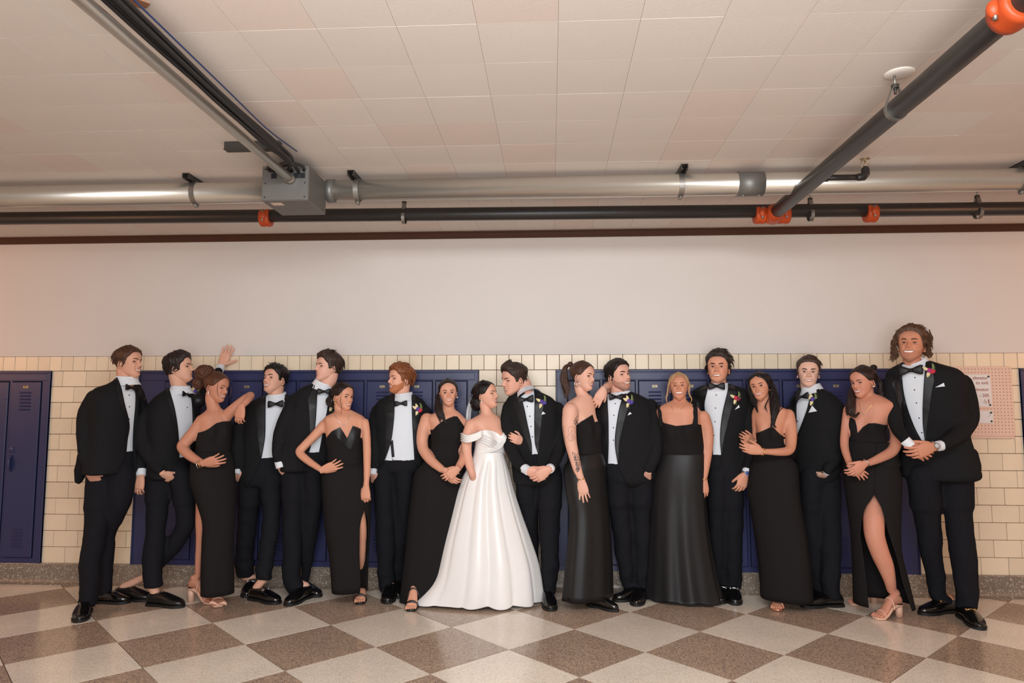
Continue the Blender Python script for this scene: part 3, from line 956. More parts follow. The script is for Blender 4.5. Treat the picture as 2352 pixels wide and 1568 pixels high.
def strands(h, line, n, flow, length, lift, rad, seed, zmin=.0, region=None, thick=.03, curl=0.0):
    """tapered clumps that leave the scalp along flow(deg, z) in (theta, t) space"""
    rs = np.random.RandomState(seed); parts = []
    tries = 0
    while len(parts) < n and tries < n * 30:
        tries += 1
        TH = rs.uniform(-math.pi, math.pi); T = 1 - rs.uniform(0, 1) ** 1.3 * .85
        deg = abs(math.degrees(TH))
        p, z = h.surf(np.array([TH]), np.array([T]))
        if z[0] < interp(deg, line) + .01 or (region and not region(math.degrees(TH), z[0])):
            continue
        dth, dt = flow(math.degrees(TH), z[0], rs)
        L = length * rs.uniform(.7, 1.25)
        K = 6
        pts = []
        tk = thick(np.array([deg]), np.array([z[0]]), np.array([TH])) if callable(thick) else thick
        tk = float(np.asarray(tk).ravel()[0])
        q = p[0].copy()
        nrm = unit(q - np.array([0, .02, .5]))
        fl = np.array(dth, float) if np.ndim(dth) else None
        d3 = unit(np.asarray(dt, float))
        d3 = unit(d3 - nrm * (d3 @ nrm) * .9)
        pos = q + nrm * tk * .55
        for k in range(K):
            a_ = abs(math.degrees(math.atan2(pos[0], -pos[1])))
            if k > 1 and a_ < 80 and pos[2] < interp(a_, line) - .012:
                break
            pts.append(pos.copy())
            rel = pos - np.array([0, .02, .5])
            nn = unit(rel)
            d3 = unit(d3 - nn * (d3 @ nn) * (1.0 if lift < .5 else .35) + nn * lift * .25 + rs.normal(0, .06 + curl, 3))
            pos = pos + d3 * L / K
        if len(pts) < 3:
            continue
        parts.append(tube(h.world(pts), np.interp(np.linspace(0, 1, len(pts)), np.linspace(0, 1, 6), [.6, 1, 1, .85, .6, .2]) * rad * rs.uniform(.7, 1.3) * h.s, 5, flat=.6))
    return joinm(*parts)
def lock(P, r0, n=10, seed=0, curl=0.0, thin=.35, taper=True, seg=22, turns=2.0, keep=True):
    """lock of long hair along world path P (m,3): bundle of thin tubes"""
    rs = np.random.RandomState(seed)
    C = smooth_path(P, seg)
    T = np.array([unit(t) for t in np.gradient(C, axis=0)])
    A = np.array([unit(np.cross(t, [0.2, -1, .1])) for t in T]); B = np.cross(T, A)
    s = np.linspace(0, 1, seg)
    prof_ = (np.sin(np.clip(s * 1.6 + .25, 0, math.pi / 2)) * (1 - .75 * sstep(s, .55, 1.0))) if taper else np.ones(seg)
    r0 = np.interp(s, np.linspace(0, 1, len(np.atleast_1d(r0))), np.atleast_1d(r0)) if np.ndim(r0) else np.full(seg, r0)
    parts = [tube(C, np.maximum(r0 * prof_ * .62, .0008), 8)] if keep else []
    for k in range(n):
        a0 = rs.uniform(0, 6.28); rr = rs.uniform(.35, 1.0) ** .5 * .75
        w = rs.uniform(-1, 1) * turns
        ang = a0 + w * s * 3
        q = C + (A * np.cos(ang)[:, None] + B * np.sin(ang)[:, None]) * (r0 * prof_ * rr)[:, None]
        if curl:
            q = q + (A * np.sin(s * 16 + a0)[:, None] + B * np.cos(s * 16 + a0)[:, None]) * curl * s[:, None]
        parts.append(tube(q, np.maximum(r0 * prof_ * thin, .0006) * (1 - .6 * s ** 4), 6))
    return joinm(*parts)
def hair_mat(name, rgb, rough=.42):
    if name in MATS:
        return MATS[name]
    m = mat(name, rgb, rough, spec=.35, var=.35, vscale=35, bump=.5, bscale=140, stretch=(1, 1, .18))
    return m
def skin_mat(rgb):
    nm = 'skin_%d_%d_%d' % rgb
    return mat(nm, rgb, .52, spec=.3, var=.05, vscale=18, bump=.04, bscale=220, sss=.12)

# ---------------- remeshing tools
def arrays(me):
    n = len(me.vertices); V = np.empty(n * 3); me.vertices.foreach_get('co', V)
    F = [list(p.vertices) for p in me.polygons]
    return V.reshape(-1, 3), F
def lap(V, F, it, lam=.5):
    if not it:
        return V
    E = set()
    Fq = np.array([f if len(f) == 4 else f + [f[0]] for f in F])
    e = np.concatenate([Fq[:, [0, 1]], Fq[:, [1, 2]], Fq[:, [2, 3]], Fq[:, [3, 0]]])
    e = e[e[:, 0] != e[:, 1]]
    e = np.unique(np.sort(e, 1), axis=0)
    n = len(V)
    deg = np.bincount(e.ravel(), minlength=n).astype(float)
    for _ in range(it):
        S = np.zeros_like(V)
        for c in range(3):
            S[:, c] = np.bincount(e[:, 0], V[e[:, 1], c], n) + np.bincount(e[:, 1], V[e[:, 0], c], n)
        V = V + lam * (S / np.maximum(deg, 1)[:, None] - V)
    return V
def modify(V, F, setup):
    me = mesh_of('tmp', V, F)
    ob = bpy.data.objects.new('tmp', me); COL.objects.link(ob)
    extra = setup(ob) or []
    dg = bpy.context.evaluated_depsgraph_get(); dg.update()
    m2 = bpy.data.meshes.new_from_object(ob.evaluated_get(dg))
    r = arrays(m2)
    bpy.data.meshes.remove(m2)
    for o in [ob] + extra:
        d = o.data; bpy.data.objects.remove(o); bpy.data.meshes.remove(d)
    return r
def remesh(parts, vox, it=3, lam=.5):
    V, F = joinm(*parts)
    def st(ob):
        m = ob.modifiers.new('r', 'REMESH'); m.mode = 'VOXEL'; m.voxel_size = vox; m.use_smooth_shade = True
    V, F = modify(V, F, st)
    return lap(V, F, it, lam), F
def boolean(A, B, op):
    def st(ob):
        me = mesh_of('tmpb', *B); o2 = bpy.data.objects.new('tmpb', me); COL.objects.link(o2)
        m = ob.modifiers.new('b', 'BOOLEAN'); m.operation = op; m.object = o2; m.solver = 'MANIFOLD'
        return [o2]
    V, F = modify(*A, st)
    if len(V) == 0:
        return A
    return V, F

# ---------------- hands
def hand(wrist, dirv, palm, side, size=.185, curl=(.35, .35, .4, .45), spread=.12, thumb=(.55, .35), bend=0.0, vox=.0034, tilt=(0, 0, 0, 0)):
    """wrist point, direction of the fingers, palm normal (out of the palm), side=+1 thumb on dir x palm side; continuous mesh"""
    d = unit(dirv); p = unit(np.asarray(palm, float) - d * (np.asarray(palm) @ d)); lat = np.cross(d, p) * side
    L = size
    W = np.asarray(wrist, float)
    def pt(a, b, c):
        return W + d * a * L + lat * b * L + p * c * L
    parts = []
    th = np.arange(14) * 2 * math.pi / 14
    rings = []
    for a, hw, hd, lc in ((-.10, .135, .105, 0), (0.02, .150, .100, 0), (.15, .195, .095, .01), (.30, .225, .085, .01), (.42, .222, .075, .0), (.50, .205, .062, -.005)):
        rings.append(np.array([pt(a, lc + math.copysign(abs(math.cos(t)) ** .8, math.cos(t)) * hw, math.copysign(abs(math.sin(t)) ** .9, math.sin(t)) * hd) for t in th]))
    V, F = loft(rings)
    if side < 0:
        F = [f[::-1] for f in F]
    parts.append((V, F))
    fl = (.40, .45, .42, .33); bs = (.155, .052, -.052, -.150); fr = (.046, .048, .045, .039)
    for k in range(4):
        base = pt(.47 if k in (1, 2) else .455 if k == 0 else .43, bs[k], 0)
        ang = spread * (1.5 - k) + tilt[k]
        fd = unit(d + lat * ang)
        c = curl[k] if np.ndim(curl) else curl
        pts = [base - fd * .08 * L, base]
        acc = c * .75
        pos = base
        for sg, frac in enumerate((.45, .31, .26)):
            dd = fd * math.cos(acc) + p * math.sin(acc)
            pos = pos + dd * fl[k] * L * frac
            pts.append(pos)
            acc += c * 1.15
        pts = smooth_path(pts, 11)
        rr = np.interp(np.linspace(0, 1, 11), [0, .25, .6, .9, 1], [1.05, 1.05, .95, .82, .66]) * fr[k] * L
        parts.append(tube(pts, rr, 9))
    tb = pt(.10, .15, .03)
    td = unit(d * math.cos(thumb[0]) + lat * math.sin(thumb[0]) + p * .25)
    pts = [pt(.04, .07, .02), tb]
    pos = tb
    acc = 0.0
    for frac in (.17, .17, .14):
        dd = unit(td * math.cos(acc) + (p * .75 - lat * .45) * math.sin(acc))
        pos = pos + dd * frac * L
        pts.append(pos); acc += thumb[1]
    pts = smooth_path(pts, 10)
    rr = np.interp(np.linspace(0, 1, 10), [0, .3, .6, .9, 1], [.082, .074, .055, .050, .038]) * L
    parts.append(tube(pts, rr, 9))
    return remesh(parts, vox, 2, .4)
# ================================================================== people: bodies and clothes
CROPS = {'A': (120, 760, .22957), 'A2': (120, 1080, .22957), 'B': (520, 780, .21680), 'B2': (520, 1080, .21680), 'C': (920, 800, .20408), 'C2': (920, 1080, .22321),
         'D': (1270, 780, .21687), 'D2': (1270, 1080, .21687), 'E': (1660, 800, .20408), 'E2': (1660, 1080, .22965), 'F': (1940, 720, .25511), 'F2': (1940, 1080, .24235)}
M_tux = mat('black_wool_suiting', (27, 27, 29), .85, spec=.15, var=.10, vscale=30, bump=.30, bscale=30)
M_trou = mat('black_wool_trousers', (25, 25, 30), .85, spec=.15, var=.10, vscale=24, bump=.4, bscale=16, stretch=(1, 1, .5))
M_satin = mat('black_satin', (22, 22, 24), .45, spec=.3, var=.05, vscale=20)
M_shirt = mat('white_dress_shirt', (226, 231, 238), .7, spec=.3, var=.02, vscale=12, bump=.22, bscale=16, stretch=(1.6, 1.6, .5))
M_gown = mat('black_crepe', (29, 27, 27), .85, spec=.15, var=.08, vscale=40, bump=.15, bscale=30)
M_gownsat = mat('black_satin_gown', (27, 26, 27), .48, spec=.35, var=.05, vscale=20, bump=.12, bscale=10, stretch=(1, 1, .25))
M_bridal = mat('white_bridal_satin', (240, 238, 236), .32, spec=.5, var=.012, vscale=8, bump=.05, bscale=8)
M_shoe = mat('black_shoe_leather', (14, 13, 13), .16, spec=.6, coat=.4)
M_shoem = mat('black_matt_leather', (18, 17, 17), .38, spec=.5)
M_sole = mat('black_rubber_sole', (16, 15, 15), .6)
M_tie = mat('black_silk_bow', (15, 14, 16), .5, spec=.4, bump=.1, bscale=80)
M_stud = mat('black_shirt_stud', (12, 12, 14), .25)
M_gold = mat('gold_jewellery', (226, 184, 120), .25, .95)
M_slv = mat('silver_jewellery', (214, 214, 216), .22, .95)
M_pearl = mat('pearl', (236, 228, 220), .25)
M_nude = mat('nude_sandal_leather', (222, 178, 154), .45)
M_rose = mat('rose_gold_sandal', (206, 142, 116), .3, .7)
M_veil = mat('white_tulle_veil', (226, 226, 228), .8, trans=.35)
def lerp_levels(lv, n):
    return smooth_path(np.asarray(lv, float), n)
def cut_levels(lv, y0, y1):
    """the part of a level list between two heights, ends interpolated"""
    A = np.asarray(lv, float)
    y0, y1 = max(y0, A[0, 0]), min(y1, A[-1, 0])
    f = lambda y: (y, float(np.interp(y, A[:, 0], A[:, 1])), float(np.interp(y, A[:, 0], A[:, 2])))
    return [f(y0)] + [tuple(q) for q in A if y0 + 8 < q[0] < y1 - 8] + [f(y1)]
class Fig:
    """a standing figure traced from pixels; every pixel is put on the figure's own upright plane"""
    def __init__(s, T, B, Yh, Ys, ysh, yhip, phi=0.0, k=.62, cx=0.0):
        s.T, s.B = CROPS[T], CROPS[B]
        s.Yh, s.Ys, s.pa, s.k = Yh, Ys, R(phi), k
        s.ysh, s.yhip = s.t(0, ysh)[1], s.t(0, yhip)[1]
        p0 = at(*s.t(cx, ysh), Ys)
        s.az = math.atan2(-p0[0], Ys + CAMD)          # turn that would face the camera
        s.phi = s.pa + s.az; s.ca = math.cos(s.az)
        s.lat = np.array([math.cos(s.phi), math.sin(s.phi), 0]); s.fwd = np.array([math.sin(s.phi), -math.cos(s.phi), 0])
    def t(s, x, y):
        return s.T[0] + x * s.T[2], s.T[1] + y * s.T[2]
    def b(s, x, y):
        return s.B[0] + x * s.B[2], s.B[1] + y * s.B[2]
    def depth(s, py):
        return s.Ys + (s.Yh - s.Ys) * np.clip((py - s.ysh) / (s.yhip - s.ysh), 0, 1.0)
    def pt(s, x, y, dy=0.0, low=False):
        px, py = s.b(x, y) if low else s.t(x, y)
        return at(px, py, s.depth(py) + dy)
    def chain(s, pts, grow=0.0, scale=1.0, n=None, low=False, ends=None):
        """limb: list of (x, y, r[, dy]) crop pixels -> tube"""
        P, Rr = [], []
        c = s.B[2] if low else s.T[2]
        for q in pts:
            dy = q[3] if len(q) > 3 else 0.0
            px, py = s.b(q[0], q[1]) if low else s.t(q[0], q[1])
            Y = s.depth(py) + dy
            P.append(at(px, py, Y)); Rr.append(q[2] * c * mpp(Y) * scale * s.ca + grow)
        P = np.array(P); Rr = np.array(Rr)
        n = n or max(8, len(P) * 4)
        W = smooth_path(np.column_stack([P, Rr]), n)
        return tube(W[:, :3], np.maximum(W[:, 3], .004), 16)
    def rings(s, lv, grow=0.0, scale=1.0, n=26, nu=40, low=False, k=None, ex=2.3, bust=None, Y=None):
        L = lerp_levels(lv, n); out = []
        k = k or s.k
        th = np.arange(nu) * 2 * math.pi / nu
        ct, st = np.cos(th), np.sin(th)
        rr = np.power(np.abs(ct) ** ex + np.abs(st) ** ex, -1 / ex)
        c = s.B[2] if low else s.T[2]
        for (y, xl, xr) in L:
            px, py = s.b((xl + xr) / 2, y) if low else s.t((xl + xr) / 2, y)
            Yd = (s.depth(py) if Y is None else Y)
            ctr = at(px, py, Yd)
            hw = max((xr - xl) / 2 * c * mpp(Yd) * s.ca, .004) * scale
            a = hw / math.sqrt(math.cos(s.pa) ** 2 + (k * math.sin(s.pa)) ** 2)
            a, b = max(a + grow, .01), max(a * k + grow, .01)
            f = st * rr * b
            if bust:
                yb, sy, amt = bust
                f = f + amt * math.exp(-((y - yb) / sy) ** 2) * sum(np.exp(-((ct * rr - sd * .45) / .33) ** 2) for sd in (-1, 1)) * np.clip(st * 1.6, 0, 1)
            out.append(ctr + np.outer(ct * rr * a, s.lat) + np.outer(f, s.fwd))
        return out
    def prism(s, poly, y0, y1, low=False):
        q = [s.b(*p) if low else s.t(*p) for p in poly]
        ar = sum(q[i][0] * q[(i + 1) % len(q)][1] - q[(i + 1) % len(q)][0] * q[i][1] for i in range(len(q)))
        if ar > 0:
            q = q[::-1]
        n = len(q)
        V = np.array([at(x, y, y0) for x, y in q] + [at(x, y, y1) for x, y in q])
        F = [list(range(n)), list(range(2 * n - 1, n - 1, -1))]
        for i in range(n):
            j = (i + 1) % n
            F.append([j, i, n + i, n + j])
        return V, F
def bvh_of(*ms):
    V, F = joinm(*ms)
    return BVHTree.FromPolygons([tuple(v) for v in V], F)
def hit(bvh, px, py):
    d = ray(px, py)
    h = bvh.ray_cast(Vector(CAMP), Vector(d).normalized())
    return None if h[0] is None else np.array(h[0])
def patch(bvh, poly, off=.004, th=.003, step=2.6, puff=0.0):
    """pixel polygon laid on a surface: closed thin shell following it"""
    P = np.asarray(poly, float)
    ins = []
    x0, y0 = P.min(0); x1, y1 = P.max(0)
    def inside(x, y):
        c = False
        for i in range(len(P)):
            a, b = P[i], P[i - 1]
            if (a[1] > y) != (b[1] > y) and x < (b[0] - a[0]) * (y - a[1]) / (b[1] - a[1]) + a[0]:
                c = not c
        return c
    dense = []
    for i in range(len(P)):
        a, b = P[i], P[(i + 1) % len(P)]
        m = max(1, int(np.linalg.norm(b - a) / step))
        for k in range(m):
            dense.append(a + (b - a) * k / m)
    nb = len(dense)
    pts = [Vector(p) for p in dense]
    for x in np.arange(x0 + step / 2, x1, step):
        for y in np.arange(y0 + step / 2, y1, step):
            if inside(x, y) and min((q[0] - x) ** 2 + (q[1] - y) ** 2 for q in dense) > (step * .5) ** 2:
                pts.append(Vector((x, y)))
    r = geometry.delaunay_2d_cdt(pts, [(i, (i + 1) % nb) for i in range(nb)], [], 1, 1e-5)
    vs, fs = r[0], r[2]
    H = [hit(bvh, v.x, v.y) for v in vs]
    ok = [h is not None for h in H]
    if not any(ok):
        return None
    F = [list(f) for f in fs if all(ok[i] for i in f)]
    if not F:
        return None
    H = [h if h is not None else np.zeros(3) for h in H]
    dmed = np.median([np.linalg.norm(h - CAMP) for h, o in zip(H, ok) if o])
    dist = [np.linalg.norm(h - CAMP) for h in H]
    F = [f for f in F if abs(dist[f[0]] - dmed) < .16 and max(dist[i] for i in f) - min(dist[i] for i in f) < .035]
    if not F:
        return None
    dirs = [unit(ray(v.x, v.y)) for v in vs]
    top = np.array([h - d * (off + th) for h, d in zip(H, dirs)])
    if puff:
        from_edge = np.array([min(math.hypot(v.x - q[0], v.y - q[1]) for q in dense) for v in vs])
        top = top - np.array(dirs) * (puff * np.clip(from_edge / (step * 2), 0, 1))[:, None]
    bot = np.array([h - d * (off - .004) for h, d in zip(H, dirs)])
    used = sorted(set(i for f in F for i in f)); mp = {u: i for i, u in enumerate(used)}
    F = [[mp[i] for i in f] for f in F]
    n = len(used)
    V = np.concatenate([top[used], bot[used]])
    cnt = {}
    for f in F:
        for i in range(3):
            e = (f[i], f[(i + 1) % 3]); cnt[e] = 1
    G = [f[::-1] for f in F] + [[i + n for i in f] for f in F]
    for (a, b) in cnt:
        if (b, a) not in cnt:
            G.append([a, b, b + n, a + n])
    return V, G
def px_of(P):
    d = np.asarray(P, float) - CAMP
    z = d @ CF
    return np.stack([1176 + FPX * (d @ CR) / z, 784 - FPX * (d @ CU) / z], -1)

# ---------------- shoes and feet
def foot_frame(px, py, head):
    toe = onz(px, py, .012); a = R(head)
    d = np.array([math.sin(a), -math.cos(a), 0.])
    return toe, d, np.array([math.cos(a), math.sin(a), 0.])
def shoe(px, py, head, L=.295, w=.052, open_=False):
    """low shoe: toe tip at the pixel on the floor; returns upper, sole, ankle point"""
    toe, d, l = foot_frame(px, py, head)
    toe = toe * [1, 1, 0]
    heel = toe - d * L
    prof_ = [(0.0, .62, .055, .0), (.03, .80, .070, .0), (.12, .88, .080, .0), (.28, .84, .078, .0), (.40, .82, .080, .0), (.52, .92, .074, .0), (.64, 1.0, .062, .0), (.76, 1.0, .050, .0), (.87, .86, .042, .0), (.95, .60, .035, 0), (1.0, .25, .026, 0)]
    rings = []
    n = 18
    for t, ww, hh, _ in prof_:
        th = np.arange(n) * 2 * math.pi / n
        x = np.cos(th); z = np.sin(th)
        rings.append(np.array([heel + d * t * L + l * (np.sign(c) * abs(c) ** .75 * ww * w) + np.array([0, 0, .014 + (hh * .5) * (1 + np.sign(q) * abs(q) ** .8) * (1.0)]) for c, q in zip(x, z)]))
    up = loft(rings)
    sole = []
    for t, ww, hh, _ in prof_:
        q = []
        for c, zz in ((-1, 0.002), (1, 0.002), (1, .020), (-1, .020)):
            lift = .006 if .36 < t < .6 and zz < .01 else 0
            q.append(heel + d * (t * 1.02 - .01) * L + l * c * ww * w * 1.05 + np.array([0, 0, zz + lift]))
        sole.append(np.array(q))
    return up, loft(sole), heel + d * L * .17 + np.array([0, 0, .085]), (heel, d, l, L)
def bare_foot(px, py, head, L=.225, heelh=.07, w=.038):
    toe, d, l = foot_frame(px, py, head)
    toe = toe * [1, 1, 0]
    heel = toe - d * L * .93
    z = lambda t: .016 + heelh * (1 - sstep(t, .25, .78))
    prof_ = [(.0, .55, .05), (.06, .74, .065), (.2, .70, .078), (.35, .72, .075), (.5, .84, .058), (.65, 1.0, .044), (.76, 1.02, .034), (.84, .98, .026)]
    th = np.arange(14) * 2 * math.pi / 14
    rings = [np.array([heel + d * t * L + l * math.cos(a) * ww * w + np.array([0, 0, z(t) + hh * .5 * (1 + math.sin(a))]) for a in th]) for t, ww, hh in prof_]
    parts = [loft(rings)]
    for k in range(5):
        o = (-.8 + .4 * k) * w
        tl = (.145, .15, .14, .125, .10)[k] * L
        b0 = heel + d * .80 * L + l * o + np.array([0, 0, .026])
        parts.append(tube([b0, b0 + d * tl * .6 + [0, 0, .002], b0 + d * tl + [0, 0, -.006]], [.010 if k else .012, .0095 if k else .012, .007 if k else .0095], 8))
    sole = []
    for t, ww in ((-.02, .6), (.06, .78), (.2, .76), (.4, .8), (.6, 1.0), (.76, 1.1), (.9, 1.0), (1.0, .6)):
        q = []
        for c, dz in ((-1, -.012), (1, -.012), (1, 0), (-1, 0)):
            q.append(heel + d * t * L + l * c * ww * w + np.array([0, 0, max(z(t) + dz, .002) if dz else max(z(t), .014)]))
        sole.append(np.array(q))
    hb = heel + d * .07 * L
    hl = tube([hb + [0, 0, z(.07)], hb + [0, 0, .002]], [.026, .023], 14, roundend=False)
    return joinm(*parts), loft(sole), hl, heel + d * L * .14 + np.array([0, 0, heelh + .085]), (heel, d, l, L, z, w)
def strap_over(ff, t, h, wd=.006, sc=1.06):
    heel, d, l, L, z, w = ff
    P = [heel + d * t * L + l * math.cos(a) * w * sc + np.array([0, 0, z(t) + h * math.sin(a)]) for a in np.linspace(0, math.pi, 13)]
    return tube(P, wd, 6, up=d, flat=.45)

def bow_tie(c, fwd, lat, hw, m, parent):
    up = np.array([0, 0, 1.])
    parts = [sphere(c + fwd * .004, (hw * .17, hw * .17, hw * .2), 10, 8, np.array([lat, -fwd, up]))]
    for sd in (-1, 1):
        rings = []
        for t, hh, dp in ((.06, .16, .10), (.25, .24, .16), (.5, .36, .20), (.8, .46, .19), (.98, .44, .13), (1.03, .38, .05)):
            n = 12
            th = np.arange(n) * 2 * math.pi / n
            r = np.array([c + lat * sd * t * hw + up * hw * hh * np.sign(math.sin(a)) * abs(math.sin(a)) ** .7 + fwd * hw * dp * .55 * math.cos(a) * (1 + .25 * math.cos(a * 3)) for a in th])
            rings.append(r if sd > 0 else r[::-1])
        parts.append(loft(rings))
    return obj('bow_tie', *joinm(*parts), m, parent)
FLW = {'red': (196, 36, 66), 'purple': (82, 62, 150), 'magenta': (170, 40, 120), 'wine': (120, 24, 52)}
def boutonniere(c, nrm, cols, jacket, seed=0, sc=1.0):
    rs = np.random.RandomState(seed)
    nrm = unit(nrm); u = unit(np.cross([0, 0, 1], nrm)); v = np.cross(nrm, u)
    P = lambda a, b, h: c + u * a * sc + v * b * sc + nrm * h * sc
    bl = obj('boutonniere', *joinm(tube([P(0, .0, .006), P(-.004, -.035, .004)], .0028, 6), tube([P(.004, .0, .006), P(.003, -.04, .004)], .0022, 6)), mat('flower_stem_green', (92, 110, 66), .6), jacket)
    def leaf(a, b, ang, L, w, m, name):
        q = []
        K = 7
        for k in range(K):
            t = k / (K - 1); ww = w * math.sin(math.pi * min(t * .9 + .08, 1)) ** .8
            ca, sa = math.cos(ang), math.sin(ang)
            x, y = a + ca * L * t, b + sa * L * t
            q.append([P(x - sa * ww, y + ca * ww, .008 + .006 * t), P(x, y, .012 + .006 * t), P(x + sa * ww, y - ca * ww, .008 + .006 * t)])
        V = np.array(q).reshape(-1, 3); F = []
        for k in range(K - 1):
            for j in range(2):
                F.append([k * 3 + j, k * 3 + j + 1, k * 3 + j + 4, k * 3 + j + 3])
        return V, F
    cream = mat('variegated_cream_leaf', (226, 208, 160), .55, var=.2, vscale=60); green = mat('dusty_green_leaf', (118, 132, 84), .6)
    lv = [leaf(0, .004, a, .042, .009, 0, '') for a in rs.permutation([1.9, 2.6, 4.4])[:2 + seed % 2]]
    obj('leaf', *joinm(*lv), cream, bl_parent(bl))
    sp = [leaf(.004 + .004 * k, .004 + .004 * k, .3 + .35 * k + rs.uniform(-.1, .1), .030, .0035, 0, '') for k in range(5)]
    obj('greenery', *joinm(*sp), green, bl_parent(bl))
    for i, cname in enumerate(cols):
        a, b = ((0, .006), (.016, -.002), (-.012, .016), (.008, .020))[i]
        pet = []
        for k in range(9):
            ang = k * 2.4; r = .0035 + .0011 * k
            cc = P(a + math.cos(ang) * r * .8, b + math.sin(ang) * r * .8, .016 - .0006 * k)
            pet.append(sphere(cc, (.0075 * sc, .0075 * sc, .0045 * sc), 8, 5, np.array([u, v, nrm])))
        obj('flower', *joinm(*pet), mat('petal_' + cname, FLW[cname], .55), bl_parent(bl))
def bl_parent(b):
    return b.parent          # keep thing > part > sub-part

def make_hand(f, hs, sk):
    """hs: dict wrist=(x,y), tip=(x,y), thumb=(dx,dy) crop pixels (top crop unless low), palm normal, dy"""
    low = hs.get('low', False)
    W = f.pt(*hs['w'], hs.get('dy', 0.0), low); Tp = f.pt(*hs['tip'], hs.get('dyt', hs.get('dy', 0.0)), low)
    if hs.get('pocket'):
        Tp = Tp + np.array([0, hs['pocket'], 0])
    d = Tp - W
    palm = np.asarray(hs.get('palm', (0, 1, 0)), float)
    p = palm - unit(d) * (palm @ unit(d))
    lat = np.cross(unit(d), unit(p))
    tv = hs.get('th', (1, 0)); tw = np.array([tv[0], 0, -tv[1]], float)
    side = 1 if lat @ tw >= 0 else -1
    return hand(W, d, palm, side, hs.get('size', .185), hs.get('curl', (.3, .32, .36, .4)), hs.get('spread', .10), hs.get('thumb', (.5, .3)))

def vnormals(V, F):
    Fq = np.array([f if len(f) == 4 else list(f[:3]) + [f[2]] for f in F if len(f) <= 4])
    n = np.cross(V[Fq[:, 2]] - V[Fq[:, 0]], V[Fq[:, 3]] - V[Fq[:, 1]])
    tri = Fq[:, 2] == Fq[:, 3]
    n[tri] = np.cross(V[Fq[tri, 1]] - V[Fq[tri, 0]], V[Fq[tri, 2]] - V[Fq[tri, 0]])
    N = np.zeros_like(V)
    for k in range(4):
        for c in range(3):
            N[:, c] += np.bincount(Fq[:, k], n[:, c], len(V))
    return N / (np.linalg.norm(N, axis=1, keepdims=True) + 1e-12)
def wrinkle(M, amp, seed, fz=1.0, fx=1.0, grow=None):
    """cloth folds: shallow ridges pushed along the normals of an even mesh"""
    V, F = M
    V = np.asarray(V, float)
    N = vnormals(V, F); rs = np.random.RandomState(seed)
    d = np.zeros(len(V))
    for k in range(7):
        w = rs.normal(0, 1, 3) * [14 * fx, 14 * fx, 22 * fz]; w2 = rs.normal(0, 1, 3) * [5, 5, 7]
        q = V @ w + 1.8 * np.sin(V @ w2 + rs.uniform(0, 6)) + rs.uniform(0, 6)
        d += (1 - np.abs(np.sin(q * .5)) ** .7) * rs.uniform(.5, 1)
    d = (d - d.mean()) / (d.std() + 1e-9)
    a = amp if grow is None else amp * grow(V)
    return V + N * (np.clip(d, -1.5, 2.2) * a)[:, None], F
PEOPLE = []
